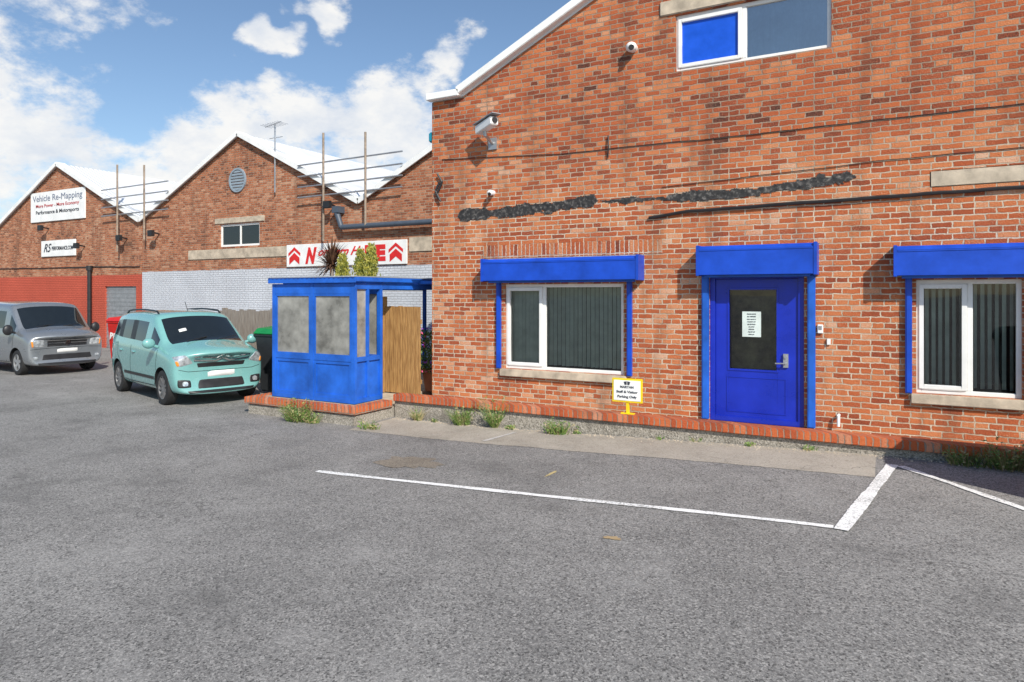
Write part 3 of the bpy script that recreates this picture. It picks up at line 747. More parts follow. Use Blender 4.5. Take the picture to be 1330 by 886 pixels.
b = MB(); b.cyl((-14.75, YB - .2, 4.0), (-10.5, YB - .2, 4.0), .08, .08, 14); b.cyl((-14.75, YB - .2, 4.0), (-14.95, YB - .2, 4.5), .08, .09, 14); b.box(-15.05, -14.8, YB - .3, YB, 4.45, 4.65); b.obj('pipe', simple('dark_slate_pipe', (.07, .09, .12), .5), dp, smooth=True)

def rails(xc):
    t = thing('roof_guard_rail', 'rusty scaffold tube guard rail over the roof valley', 'guard rail', (xc, YB - .25, ZV), 'guard rails over the roof valleys')
    for dx, zt, zb in ((-.95, 6.97, 3.6), (.75, 6.8, 4.0)):
        b = MB(); b.cyl((xc + dx, YB - .25, zb), (xc + dx, YB - .25, zt), .035, .035, 8); b.obj('post', M_rust, t, smooth=True)
    for dz in (6.08, 5.72, 5.38, 5.05):
        b = MB(); b.cyl((xc - 2.1, YB - .2, dz - .02), (xc + 2.1, YB - .2, dz + .02), .026, .026, 8); b.obj('rail', M_steel, t, smooth=True)
rails(-14.5); rails(-25.3)
an = thing('tv_aerial', 'television aerial on a mast beside the brick gable', 'aerial', (-17.75, YB, 5.5))
b = MB(); b.cyl((-17.75, YB - .1, 5.3), (-17.75, YB - .1, 7.55), .025, .025, 8); b.obj('mast', M_steel, an)
b = MB(); b.cyl((-18.2, YB - .1, 7.5), (-17.3, YB - .25, 7.55), .014)
for i in range(8): q = -18.15 + i * .11; b.cyl((q, YB - .35, 7.51 + i * .006), (q, YB + .12, 7.51 + i * .006), .008)
b.cyl((-18.0, YB - .1, 7.1), (-17.4, YB - .1, 7.1), .012); b.obj('antenna', M_steel, an)
for (x, z, l) in ((-31.6, 4.75, 'dark floodlight on the brick gable below the white sign'), (-26.0, 4.1, 'dark floodlight beside the valley of the brick workshops'), (-24.0, 4.2, 'dark floodlight on brick near the grey band'), (-15.2, 4.7, 'dark floodlight by the guard rail post'), (-28.9, 3.9, 'small dark floodlight above the red painted band')):
    t = thing('floodlight', l, 'light', (x, YB, z), 'floodlights on the workshops')
    b = MB(); b.cyl((x, YB, z), (x, YB - .3, z + .05), .03, .03, 8); b.box(x - .14, x + .14, YB - .40, YB - .28, z - .10, z + .12); b.obj('lamp_housing', M_black, t, bevel=.02)
cable('wall_cable', [(-36, YB - .02, 3.1), (-28.6, YB - .02, 3.05), (-25.2, YB - .02, 3.0)], .02, 'dark cable above the red painted band')

def sign(name, label, x0, x1, z0, z1, mat=M_white):
    t = thing(name, label, 'sign', ((x0 + x1) / 2, YB - .05, z0))
    b = MB(); b.box(x0, x1, YB - .06, YB - .01, z0, z1); o = b.obj('board', mat, t, bevel=.008); return o
s = sign('shop_sign', 'large white sign for vehicle re-mapping on the brick gable', -32.95, -28.8, 5.06, 6.34)
xc = -30.87; yy = YB - .066
text('Vehicle Re-Mapping', .38, (xc, yy, 6.06), simple('blue_grey_letter', (.16, .19, .27), .5), s, width=3.8, offs=0)
text('More Power - More Economy', .20, (xc, yy, 5.74), M_maroon, s, width=3.3, offs=.002)
text('Performance & Motorsports', .22, (xc, yy, 5.46), M_navy, s, width=3.3, offs=.004)
s = sign('shop_sign', 'small white performance shop sign on the brick wall', -32.1, -29.5, 3.55, 4.23)
text('RS', .5, (-31.65, yy, 3.90), M_navy, s, shear=.4, width=.6, offs=.004); text('PERFORMANCE.COM', .22, (-30.45, yy, 3.88), M_navy, s, width=1.6)
s = sign('shop_sign', 'long white sign with red lettering and crests above grey painted brick', -17.26, -12.35, 2.83, 3.55)
text('N', .66, (-16.22, yy, 3.15), M_red, s, offs=.018, width=.50, shear=.35)
text('orthern Ho', .36, (-14.95, yy, 3.27), M_red, s, shear=.55, width=1.9, offs=.008)
text('I E', .60, (-13.55, yy, 3.16), M_red, s, offs=.022, width=.80)
for xx in (-16.90, -12.75):
    b = MB(); k = .27
    b.add([(xx - k, yy, 3.17), (xx, yy, 3.36), (xx + k, yy, 3.17), (xx + k, yy, 3.27), (xx, yy, 3.47), (xx - k, yy, 3.27)], [(0, 1, 4, 5), (1, 2, 3, 4)])
    b.add([(xx - k * .85, yy, 2.90), (xx, yy, 3.06), (xx + k * .85, yy, 2.90), (xx + k * .85, yy, 3.12), (xx, yy, 3.29), (xx - k * .85, yy, 3.12)], [(0, 1, 4, 5), (1, 2, 3, 4)])
    b.obj('crest', M_red, s)

# ------------------------------------------------------------------ vehicles
def patch(bvh, c, axis, nu=14, nv=10, h=.012, rnd=0.0, z_fix=None, sign=1):
    m = MB(); vs = []
    for j in range(nv + 1):
        for i in range(nu + 1):
            s = i / nu * 2 - 1; t = j / nv * 2 - 1
            if rnd:
                s2 = s * math.sqrt(1 - t * t / 2); t2 = t * math.sqrt(1 - s * s / 2); s, t = s * (1 - rnd) + s2 * rnd, t * (1 - rnd) + t2 * rnd
            s = (s + 1) / 2; t = (t + 1) / 2
            u = (c[0][0] * (1 - s) + c[1][0] * s) * (1 - t) + (c[3][0] * (1 - s) + c[2][0] * s) * t
            v = (c[0][1] * (1 - s) + c[1][1] * s) * (1 - t) + (c[3][1] * (1 - s) + c[2][1] * s) * t
            edge = i in (0, nu) or j in (0, nv)
            if axis == 'x': o = Vector((6 * sign, u, v)); d = Vector((-sign, 0, 0))
            elif axis == 'y': o = Vector((u, 4 * sign, v)); d = Vector((0, -sign, 0))
            else: o = Vector((u, v, 6)); d = Vector((0, 0, -1))
            hit = bvh.ray_cast(o, d)[0]
            if hit is None:
                hit = bvh.find_nearest(o + d * 4)[0]
            vs.append(hit - d * (-.006 if edge else h))
    m.add(vs, [(j * (nu + 1) + i, j * (nu + 1) + i + 1, (j + 1) * (nu + 1) + i + 1, (j + 1) * (nu + 1) + i) for j in range(nv) for i in range(nu)])
    return m

def car(name, label, cat, loc, rotz, scale, stations, paint, wheels, wr, arch, spec):
    root = thing(name, label, cat, (0, 0, 0))
    vs = []; N = 18
    def full(st):
        x, bow, p = st; out = []
        for (y, z) in p: out.append((x - bow * (y / .9) ** 2, y, z))
        for (y, z) in reversed(p[1:-1]): out.append((x - bow * (y / .9) ** 2, -y, z))
        return out
    for st in stations: vs += full(st)
    fs = []; mi = []
    wspan = spec['windows']; shield = spec['shield']
    ids = {}
    for s in range(len(stations) - 1):
        for i in range(N):
            a, b2 = s * N + i, s * N + (i + 1) % N
            fs.append((a, b2, b2 + N, a + N)); k = 0
            if i in (5, 12):
                if s in wspan: k = ids.setdefault(('w', s, i), 4 + len(ids))
                if s in spec.get('pillars', ()): k = ids.setdefault(('p', s, i), 4 + len(ids))
            if s in shield and i in (7, 8, 9, 10): k = 1
            mi.append(k)
    for base, flip in ((0, 0), ((len(stations) - 1) * N, 1)):
        for i in range(9):
            a, b2 = base + i, base + i + 1; c2 = base + (N - i - 1) % N; d2 = base + (N - i) % N
            q = [a, b2, c2, d2]; q = list(dict.fromkeys(q)); fs.append(tuple(q if flip else reversed(q))); mi.append(0)
    inv = {v: k[0] for k, v in ids.items()}
    def matof(k): return paint if k == 0 else M_black if (k in (2, 3) or inv.get(k) == 'p') else M_cglass
    me = bpy.data.meshes.new('cage'); me.from_pydata(vs, [], fs)
    nm = 4 + len(ids)
    for k in range(nm): me.materials.append(matof(k))
    me.polygons.foreach_set('material_index', mi)
    bm = bmesh.new(); bm.from_mesh(me); bmesh.ops.recalc_face_normals(bm, faces=bm.faces); bm.to_mesh(me); bm.free()
    tmp = bpy.data.objects.new('tmp', me); COL.objects.link(tmp)
    ss = tmp.modifiers.new('s', 'SUBSURF'); ss.levels = 3; ss.render_levels = 3
    cu = MB()
    for wx in wheels:
        for sg in (-1, 1): cu.cyl((wx, sg * .56, wr * .98), (wx, sg * 1.3, wr * .98), arch, arch, 40, 0)
    co = cu.obj('cut', [M_black])
    co.data.materials.clear()
    for k in range(nm): co.data.materials.append(me.materials[k])
    co.data.polygons.foreach_set('material_index', [3] * len(co.data.polygons))
    bo = tmp.modifiers.new('b', 'BOOLEAN'); bo.object = co; bo.operation = 'DIFFERENCE'; bo.solver = 'EXACT'
    bpy.context.view_layer.update()
    ev = bpy.data.meshes.new_from_object(tmp.evaluated_get(bpy.context.evaluated_depsgraph_get()))
    bpy.data.objects.remove(tmp); bpy.data.objects.remove(co)
    bmf = bmesh.new(); bmf.from_mesh(ev)
    bvh = BVHTree.FromBMesh(bmf)
    groups = {}
    for f in bmf.faces:
        k = f.material_index
        if k == 3:
            c = f.calc_center_median(); k = 1000 + (2 if c.x > 0 else 0) + (1 if c.y > 0 else 0)
        groups.setdefault(k, []).append(f)
    for k, fl_ in sorted(groups.items()):
        idx = {}; v2 = []; f2 = []
        for f in fl_:
            q = []
            for v in f.verts:
                if v.index not in idx: idx[v.index] = len(v2); v2.append(tuple(v.co))
                q.append(idx[v.index])
            f2.append(q)
        nmn = 'body' if k == 0 else 'windscreen' if k == 1 else 'wheel_arch' if k >= 1000 else 'window_pillar' if inv.get(k) == 'p' else 'side_window'
        mm = bpy.data.meshes.new(nmn); mm.from_pydata(v2, [], f2); mm.materials.append(M_black if k >= 1000 else matof(k))
        mm.polygons.foreach_set('use_smooth', [True] * len(mm.polygons)); mm.set_sharp_from_angle(angle=rad(38))
        o = bpy.data.objects.new(nmn, mm); COL.objects.link(o); o.parent = root
    bmf.free()
    for wx in wheels:
        for sg in (-1, 1):
            yc = sg * (spec['hw'] - .11)
            m = MB(); m.lathe([(.02, -.07), (wr * .5, -.07), (wr * .5, .02), (.02, .02)], 20, (wx, yc, wr), 'Y'); w = m.obj('wheel', M_rimd, root)
            T = .10
            m = MB(); prof = [(wr * .66, -T), (wr * .86, -T * 1.05), (wr * .96, -T * .9), (wr, -T * .55), (wr, T * .55), (wr * .96, T * .9), (wr * .86, T * 1.05), (wr * .66, T)]
            m.lathe(prof, 40, (wx, yc, wr), 'Y'); m.obj('tyre', M_rubber, w, smooth=True)
            m = MB(); s_ = sg
            m.lathe([(wr * .70, s_ * T * .98), (wr * .63, s_ * T * .9), (wr * .60, s_ * .02), (wr * .5, -s_ * .02)], 40, (wx, yc, wr), 'Y')
            m.lathe([(.001, s_ * T * .75), (wr * .14, s_ * T * .75), (wr * .18, s_ * T * .55)], 20, (wx, yc, wr), 'Y')
            for k in range(spec['spokes']):
                a = 2 * math.pi * k / spec['spokes'] + .3; dv = Vector((math.cos(a), 0, math.sin(a)))
                c0 = Vector((wx, yc + s_ * T * .62, wr))
                m.beam(c0 + dv * wr * .1, c0 + dv * wr * .64 + Vector((0, s_ * .012, 0)), spec['spw'] * wr, .03, up=(0, 1, 0))
            m.obj('rim', spec['rimmat'], w, smooth=True, sharp=rad(30))
    for nm_, mt, ax, sg, cs, kw in spec['patches']:
        for mir in ((1, -1) if kw.get('mirror') else (1,)):
            c = [((u * mir if ax == 'x' else u), v) for u, v in cs] if ax == 'x' else cs
            sgn = sg * (mir if ax == 'y' else 1)
            m = patch(bvh, c, ax, kw.get('nu', 14), kw.get('nv', 8), kw.get('h', .012), kw.get('rnd', 0), None, sgn)
            m.obj(nm_, mt, root, smooth=True, sharp=rad(60))
    spec['extra'](root, bvh)
    root.location = loc; root.rotation_euler = (0, 0, rotz); root.scale = scale
    return root

def strip_side(bvh, pts, w, sg, m, off=.003):
    for (a, b2) in zip(pts[:-1], pts[1:]):
        n = max(2, int(math.hypot(b2[0] - a[0], b2[1] - a[1]) / .05)); prev = None
        dx, dz = b2[0] - a[0], b2[1] - a[1]; L = math.hypot(dx, dz); nx, nz = -dz / L * w / 2, dx / L * w / 2
        for i in range(n + 1):
            x = a[0] + dx * i / n; z = a[1] + dz * i / n; row = []
            for s in (-1, 1):
                h = bvh.ray_cast(Vector((x + nx * s, 4 * sg, z + nz * s)), Vector((0, -sg, 0)))[0]
                if h is None: row = None; break
                row.append(h + Vector((0, sg * off, 0)))
            if row and prev: m.add([prev[0], prev[1], row[1], row[0]], [(0, 1, 2, 3)])
            prev = row
def strip_front(bvh, pts, w, m, off=.008, sign=1):
    for (a, b2) in zip(pts[:-1], pts[1:]):
        n = max(2, int(math.hypot(b2[0] - a[0], b2[1] - a[1]) / .03)); prev = None
        dx, dz = b2[0] - a[0], b2[1] - a[1]; L = math.hypot(dx, dz); nx, nz = -dz / L * w / 2, dx / L * w / 2
        for i in range(n + 1):
            row = []
            for s in (-1, 1):
                h = bvh.ray_cast(Vector((6 * sign, a[0] + dx * i / n + nx * s, a[1] + dz * i / n + nz * s)), Vector((-sign, 0, 0)))[0]
                if h is None: row = None; break
                row.append(h + Vector((sign * off, 0, 0)))
            if row and prev: m.add([prev[0], prev[1], row[1], row[0]], [(0, 1, 2, 3)])
            prev = row

M_teal = simple('pale_turquoise_car_paint', (.18, .41, .395), .25, var=.02, coat=1.0)
M_silver = simple('silver_grey_car_paint', (.26, .28, .30), .30, metal=.5, var=.03, coat=1.0)
M_lamp = simple('headlamp_lens', (.60, .63, .65), .08, var=.5, vs=14, metal=.5, spec=.9)
M_plate = simple('number_plate', (.72, .72, .70), .4)
M_amber = simple('amber_lens', (.8, .28, .04), .2)
M_redl = simple('red_lens', (.45, .01, .01), .2)
M_rim = simple('alloy', (.5, .51, .52), .35, metal=.7)
M_rimd = simple('dark_alloy', (.06, .06, .065), .4, metal=.7)
M_rimm = simple('mid_grey_alloy', (.24, .24, .245), .4, metal=.6)

base = lambda w: [(0, .2), (w - .12, .2), (w - .02, .28)]
C3 = [
    (2.04, .30, [(0, .25), (.5, .25), (.68, .30), (.76, .48), (.75, .72), (.71, .79), (.64, .84), (.52, .88), (.28, .915), (0, .925)]),
    (2.01, .30, [(0, .2), (.62, .2), (.79, .27), (.85, .48), (.84, .78), (.80, .86), (.72, .91), (.60, .945), (.33, .985), (0, .995)]),
    (1.80, .27, base(.86) + [(.875, .55), (.865, .85), (.82, .94), (.74, .985), (.62, 1.01), (.35, 1.045), (0, 1.055)]),
    (1.30, .20, base(.87) + [(.88, .60), (.87, .92), (.835, .99), (.78, 1.04), (.72, 1.07), (.38, 1.125), (0, 1.135)]),
    (1.14, .18, base(.87) + [(.88, .60), (.87, .93), (.84, .99), (.79, 1.13), (.74, 1.17), (.38, 1.23), (0, 1.24)]),
    (.56, .12, base(.87) + [(.88, .60), (.87, .95), (.845, 1.01), (.735, 1.50), (.67, 1.58), (.36, 1.625), (0, 1.635)]),
    (.44, .10, base(.87) + [(.88, .60), (.87, .95), (.845, 1.01), (.735, 1.53), (.67, 1.61), (.37, 1.65), (0, 1.66)]),
    (-.44, 0, base(.87) + [(.885, .60), (.87, .97), (.845, 1.03), (.745, 1.56), (.68, 1.635), (.38, 1.675), (0, 1.68)]),
    (-.50, 0, base(.87) + [(.885, .60), (.87, .97), (.845, 1.03), (.745, 1.56), (.68, 1.635), (.38, 1.675), (0, 1.68)]),
    (-1.22, 0, base(.87) + [(.88, .60), (.87, .99), (.835, 1.05), (.735, 1.55), (.67, 1.62), (.37, 1.66), (0, 1.665)]),
    (-1.30, .02, base(.86) + [(.88, .60), (.865, 1.0), (.83, 1.07), (.73, 1.54), (.66, 1.61), (.37, 1.65), (0, 1.66)]),
    (-1.80, -.05, base(.84) + [(.86, .60), (.84, 1.02), (.80, 1.12), (.70, 1.50), (.63, 1.58), (.36, 1.625), (0, 1.63)]),
    (-1.97, -.10, base(.80) + [(.82, .60), (.81, 1.0), (.77, 1.1), (.66, 1.46), (.59, 1.54), (.34, 1.585), (0, 1.59)]),
    (-2.04, -.14, [(0, .3), (.55, .3), (.66, .38), (.74, .60), (.73, .95), (.69, 1.05), (.60, 1.40), (.52, 1.47), (.30, 1.51), (0, 1.52)]),
]
def c3_extra(root, bvh):
    def roofz(x, y):
        h = bvh.ray_cast(Vector((x, y, 4)), Vector((0, 0, -1)))[0]; return h.z if h else 1.6
    for sg in (-1, 1):
        m = MB(); y = sg * .60
        pts = [(.34, y, roofz(.34, y))] + [(x, y, roofz(x, y) + .045) for x in (.24, 0, -.3, -.6, -.9, -1.2, -1.42)] + [(-1.54, y, roofz(-1.54, y))]
        m.tube(pts, .018, 8); m.obj('roof_rail', M_rimd, root, smooth=True)
        m = MB(); m.ell((.98, sg * 1.0, 1.10), .075, .115, .095); m.cyl((.97, sg * .84, 1.03), (.98, sg * .95, 1.07), .03, .03, 8); m.obj('wing_mirror', M_teal, root, smooth=True)
        m = MB()
        strip_side(bvh, [(1.0, .98), (.95, .5), (.80, .32), (-.46, .30)], .012, sg, m)
        strip_side(bvh, [(-.47, 1.0), (-.47, .30)], .014, sg, m)
        strip_side(bvh, [(-.46, .30), (-.95, .32), (-1.0, .55), (-1.28, .78), (-1.30, 1.03)], .012, sg, m)
        m.obj('door_seam', M_black, root)
        m = MB(); strip_side(bvh, [(.90, .46), (-.86, .46)], .055, sg, m, .008); m.obj('side_moulding', M_black, root)
        m = MB(); strip_side(bvh, [(.88, .26), (-.90, .26)], .10, sg, m, .008); m.obj('sill_trim', M_black, root)
        for hx in (-.28, -1.05):
            m = MB(); h = bvh.ray_cast(Vector((hx, 4 * sg, .88)), Vector((0, -sg, 0)))[0]; m.ell((hx, h.y + sg * .012, .88), .09, .022, .02); m.obj('door_handle', M_teal, root, smooth=True)
    m = MB()
    for z in (.80, .86):
        strip_front(bvh, [(-.52, z + .02), (-.13, z - .012), (0, z + .045), (.13, z - .012), (.52, z + .02)], .026, m, .018)
    m.obj('emblem', M_chrome, root)
    m = MB(); strip_front(bvh, [(-.76, .66), (-.60, .62), (.60, .62), (.76, .66)], .008, m, .003); m.obj('bumper_seam', M_black, root)
    m = MB()
    for s in (-.45, .12): m.beam((1.35, s, 1.135), (1.22, s + .42, 1.195), .018, .014)
    m.obj('wiper', M_black, root)
    m = MB(); m.cyl((.2, 0, 1.66), (.05, 0, 1.84), .006); m.obj('radio_aerial', M_black, root)
C3spec = dict(windows=(4, 6, 8, 10), shield=(3, 4), pillars=(7, 9), hw=.86, spokes=10, spw=.13, rimmat=M_rimm, extra=c3_extra, patches=[
    ('headlight', M_lamp, 'x', 1, [(.50, .76), (.79, .69), (.84, .90), (.66, .93)], dict(mirror=1, h=.014, rnd=.25)),
    ('indicator', M_amber, 'x', 1, [(.74, .72), (.79, .71), (.815, .82), (.775, .83)], dict(mirror=1, h=.022, rnd=.6, nu=6, nv=6)),
    ('grille', M_black, 'x', 1, [(-.46, .68), (.46, .68), (.49, .77), (-.49, .77)], dict(h=.006)),
    ('air_intake', M_black, 'x', 1, [(-.48, .30), (.48, .30), (.44, .48), (-.44, .48)], dict(h=.006, rnd=.15)),
    ('lower_bumper', M_black, 'x', 1, [(-.66, .235), (.66, .235), (.70, .285), (-.70, .285)], dict(h=.008)),
    ('number_plate', M_plate, 'x', 1, [(-.27, .505), (.27, .505), (.27, .615), (-.27, .615)], dict(h=.024, nu=6, nv=4)),
    ('fog_light_surround', M_black, 'x', 1, [(.54, .33), (.78, .33), (.79, .50), (.55, .48)], dict(mirror=1, h=.008, rnd=.4)),
    ('fog_light', M_lamp, 'x', 1, [(.60, .36), (.71, .36), (.71, .46), (.60, .46)], dict(mirror=1, h=.02, rnd=1)),
    ('rear_window', M_cglass, 'x', -1, [(-.55, 1.08), (.55, 1.08), (.46, 1.42), (-.46, 1.42)], dict(h=.006)),
    ('tail_light', M_redl, 'x', -1, [(.58, .85), (.70, .85), (.60, 1.3), (.52, 1.3)], dict(mirror=1, h=.012)),
    ('parking_ticket', M_plate, 'z', 1, [(.92, -.46), (.99, -.46), (.99, -.30), (.92, -.30)], dict(h=.004)),
])
cx, cy = -12.32, -1.75
th = rad(-15)
def place(local, world, ang, sc):
    c, s = math.cos(ang), math.sin(ang); lx, ly = local[0] * sc, local[1] * sc
    return (world[0] - (lx * c - ly * s), world[1] - (lx * s + ly * c))
px_, py_ = place((1.22, -.80), (cx, cy), th, 1.04)
car('parked_car', 'pale turquoise compact family car parked on the asphalt', 'car', (px_, py_, zg(-12)), th, (1.04, 1.04, 1.08), C3, M_teal, (1.22, -1.32), .315, .375, C3spec)

bv = lambda w: [(0, .24), (w - .12, .24), (w - .02, .32)]
VAN = [
    (2.44, .20, [(0, .30), (.60, .30), (.80, .36), (.87, .55), (.86, .82), (.82, .89), (.75, .94), (.64, .965), (.34, .99), (0, 1.0)]),
    (2.41, .20, [(0, .24), (.72, .24), (.90, .31), (.94, .55), (.93, .90), (.88, .97), (.80, 1.02), (.68, 1.05), (.36, 1.08), (0, 1.09)]),
    (2.15, .18, bv(.95) + [(.955, .60), (.945, 1.0), (.91, 1.07), (.84, 1.12), (.74, 1.15), (.40, 1.19), (0, 1.20)]),
    (1.76, .16, bv(.95) + [(.96, .60), (.945, 1.04), (.92, 1.10), (.88, 1.15), (.83, 1.19), (.42, 1.26), (0, 1.27)]),
    (1.62, .15, bv(.95) + [(.96, .60), (.945, 1.05), (.925, 1.11), (.88, 1.27), (.84, 1.31), (.42, 1.37), (0, 1.38)]),
    (1.10, .10, bv(.95) + [(.96, .60), (.945, 1.06), (.925, 1.12), (.84, 1.74), (.79, 1.83), (.42, 1.885), (0, 1.895)]),
    (.98, .08, bv(.95) + [(.96, .60), (.945, 1.06), (.925, 1.12), (.84, 1.77), (.79, 1.865), (.42, 1.92), (0, 1.93)]),
    (.0, 0, bv(.95) + [(.96, .60), (.945, 1.06), (.925, 1.12), (.85, 1.80), (.80, 1.89), (.42, 1.94), (0, 1.95)]),
    (-.10, 0, bv(.95) + [(.96, .60), (.945, 1.06), (.925, 1.12), (.85, 1.80), (.80, 1.89), (.42, 1.94), (0, 1.95)]),
    (-1.0, 0, bv(.95) + [(.96, .60), (.945, 1.06), (.925, 1.12), (.85, 1.80), (.80, 1.89), (.42, 1.94), (0, 1.95)]),
    (-1.1, 0, bv(.95) + [(.96, .60), (.945, 1.06), (.925, 1.12), (.85, 1.80), (.80, 1.89), (.42, 1.94), (0, 1.95)]),
    (-2.0, 0, bv(.95) + [(.95, .60), (.935, 1.06), (.91, 1.12), (.84, 1.79), (.79, 1.88), (.42, 1.93), (0, 1.94)]),
    (-2.32, -.03, bv(.93) + [(.94, .60), (.92, 1.06), (.90, 1.12), (.82, 1.76), (.77, 1.85), (.42, 1.90), (0, 1.91)]),
    (-2.42, -.05, [(0, .32), (.7, .32), (.82, .38), (.86, .60), (.84, 1.06), (.82, 1.12), (.75, 1.70), (.70, 1.79), (.38, 1.83), (0, 1.84)]),
]
def van_extra(root, bvh):
    for sg in (-1, 1):
        m = MB(); m.ell((1.46, sg * 1.09, 1.20), .07, .12, .14); m.cyl((1.46, sg * .92, 1.12), (1.46, sg * 1.03, 1.15), .03, .03, 8); m.obj('wing_mirror', M_black, root, smooth=True)
        m = MB(); strip_side(bvh, [(1.40, 1.08), (1.32, .45), (1.15, .33), (-.05, .33)], .012, sg, m); strip_side(bvh, [(-.05, 1.08), (-.05, .33)], .014, sg, m); strip_side(bvh, [(-1.05, 1.08), (-1.05, .33)], .012, sg, m)
        m.obj('door_seam', M_black, root)
        m = MB(); h = bvh.ray_cast(Vector((.2, 4 * sg, .98)), Vector((0, -sg, 0)))[0]; m.ell((.2, h.y + sg * .012, .98), .10, .02, .025); m.obj('door_handle', M_black, root, smooth=True)
    m = MB(); h = bvh.ray_cast(Vector((6, 0, .845)), Vector((-1, 0, 0)))[0]; m.cyl((h.x + .005, 0, .845), (h.x + .03, 0, .845), .07, .07, 24); m.obj('emblem', M_chrome, root, smooth=True)
    m = MB()
    for s in (-.55, .10): m.beam((1.78, s, 1.275), (1.66, s + .5, 1.33), .02, .015)
    m.obj('wiper', M_black, root)
    m = MB()
    for z in (.775, .845, .915): strip_front(bvh, [(-.50, z), (.50, z)], .012, m, .014)
    m.obj('grille_bar', M_chrome, root)
    m = MB(); strip_front(bvh, [(-.88, .69), (-.5, .715), (.5, .715), (.88, .69)], .010, m, .003); strip_front(bvh, [(-.74, .98), (-.5, .945), (.5, .945), (.74, .98)], .010, m, .003); m.obj('bonnet_seam', M_black, root)
VANspec = dict(windows=(4, 6, 8, 10), shield=(3, 4), pillars=(7, 9), hw=.93, spokes=5, spw=.22, rimmat=M_rim, extra=van_extra, patches=[
    ('headlight', M_lamp, 'x', 1, [(.55, .75), (.84, .74), (.88, .95), (.57, .94)], dict(mirror=1, h=.014, rnd=.12)),
    ('indicator', M_amber, 'x', 1, [(.80, .75), (.84, .745), (.865, .92), (.82, .93)], dict(mirror=1, h=.02, nu=6)),
    ('grille', M_black, 'x', 1, [(-.52, .745), (.52, .745), (.53, .94), (-.53, .94)], dict(h=.006)),
    ('air_intake', M_black, 'x', 1, [(-.66, .40), (.66, .40), (.62, .56), (-.62, .56)], dict(h=.006)),
    ('lower_bumper', M_black, 'x', 1, [(-.80, .27), (.80, .27), (.82, .34), (-.82, .34)], dict(h=.006)),
    ('fog_light', M_lamp, 'x', 1, [(.70, .43), (.81, .43), (.81, .51), (.70, .51)], dict(mirror=1, h=.012, rnd=.8)),
    ('number_plate', M_plate, 'x', 1, [(-.27, .585), (.27, .585), (.27, .695), (-.27, .695)], dict(h=.024, nu=6, nv=4)),
])
car('parked_van', 'silver grey passenger van with chrome grille parked on the asphalt', 'van', (-21.70, .40, zg(-20)), rad(-4), (1.0, 1.0, 1.0), VAN, M_silver, (1.55, -1.45), .335, .405, VANspec)

# ------------------------------------------------------------------ bins
def wheelie(label, cx, cy, w, d, h, body, lid, rotz=0, txt=None):
    t = thing('wheelie_bin', label, 'bin', (0, 0, 0))
    m = MB(); bw, bd, hh = w * .40, d * .40, h * .88; tw, td = w / 2, d / 2
    m.add([(-bw, -bd, .06), (bw, -bd, .06), (bw, bd, .06), (-bw, bd, .06), (-tw, -td, hh), (tw, -td, hh), (tw, td, hh), (-tw, td, hh)],
          [(0, 3, 2, 1), (4, 5, 6, 7), (0, 1, 5, 4), (1, 2, 6, 5), (2, 3, 7, 6), (3, 0, 4, 7)])
    o = m.obj('container', body, t, bevel=.03)
    m = MB(); m.box(-tw - .02, tw + .02, -td - .02, td + .02, hh - .05, hh - .005); m.obj('rim_band', body, t, bevel=.008)
    m = MB(); m.add([(-tw - .03, -td - .04, hh), (tw + .03, -td - .04, hh), (tw + .03, td + .03, hh), (-tw - .03, td + .03, hh),
                     (-tw + .03, -td + .03, h * .96), (tw - .03, -td + .03, h * .96), (tw - .03, td - .02, h), (-tw + .03, td - .02, h)],
                    [(0, 3, 2, 1), (4, 5, 6, 7), (0, 1, 5, 4), (1, 2, 6, 5), (2, 3, 7, 6), (3, 0, 4, 7)]); m.obj('lid', lid, t, bevel=.015)
    for s in (-1, 1):
        m = MB(); m.lathe([(.02, -.03), (.1, -.03), (.1, .03), (.02, .03)], 20, (s * (bw + .02), bd, .1), 'X'); m.obj('wheel', M_rubber, t, smooth=True)
    m = MB(); m.cyl((-tw * .8, td + .06, hh - .03), (tw * .8, td + .06, hh - .03), .018); m.obj('handle', M_black, t)
    if txt:
        text(txt, w * .36, (0, -(bd + (td - bd) * .62) - .012, hh * .62), M_white, t, rot=(math.pi / 2 - .06, 0, 0), offs=.012, width=w * .7)
        text(txt, w * .36, (tw * .93 + .016, 0, hh * .62), M_white, t, rot=(math.pi / 2, 0, math.pi / 2), offs=.012, width=w * .6)
    t.location = (cx, cy, zg(cx)); t.rotation_euler = (0, 0, rotz)
    return t
M_binb = simple('dark_grey_bin_plastic', (.025, .028, .032), .5)
M_green = simple('green_lid_plastic', (.01, .22, .06), .45)
M_redb = simple('red_bin_plastic', (.62, .02, .015), .45)
wheelie('tall dark grey wheelie bin with a bright green lid', -11.58, .50, .82, .78, 1.47, M_binb, M_green)
wheelie('red commercial wheelie bin with white lettering near the workshop', -21.55, 3.15, .85, .75, 1.45, M_redb, M_redb, txt='Biffa')
wheelie('unseen dark bin added out of view to cast a shadow by the low wall', 1.99, -1.93, 1.25, .85, 1.5, M_binb, M_binb)  # added out of view only to shade the tarmac beside the low wall

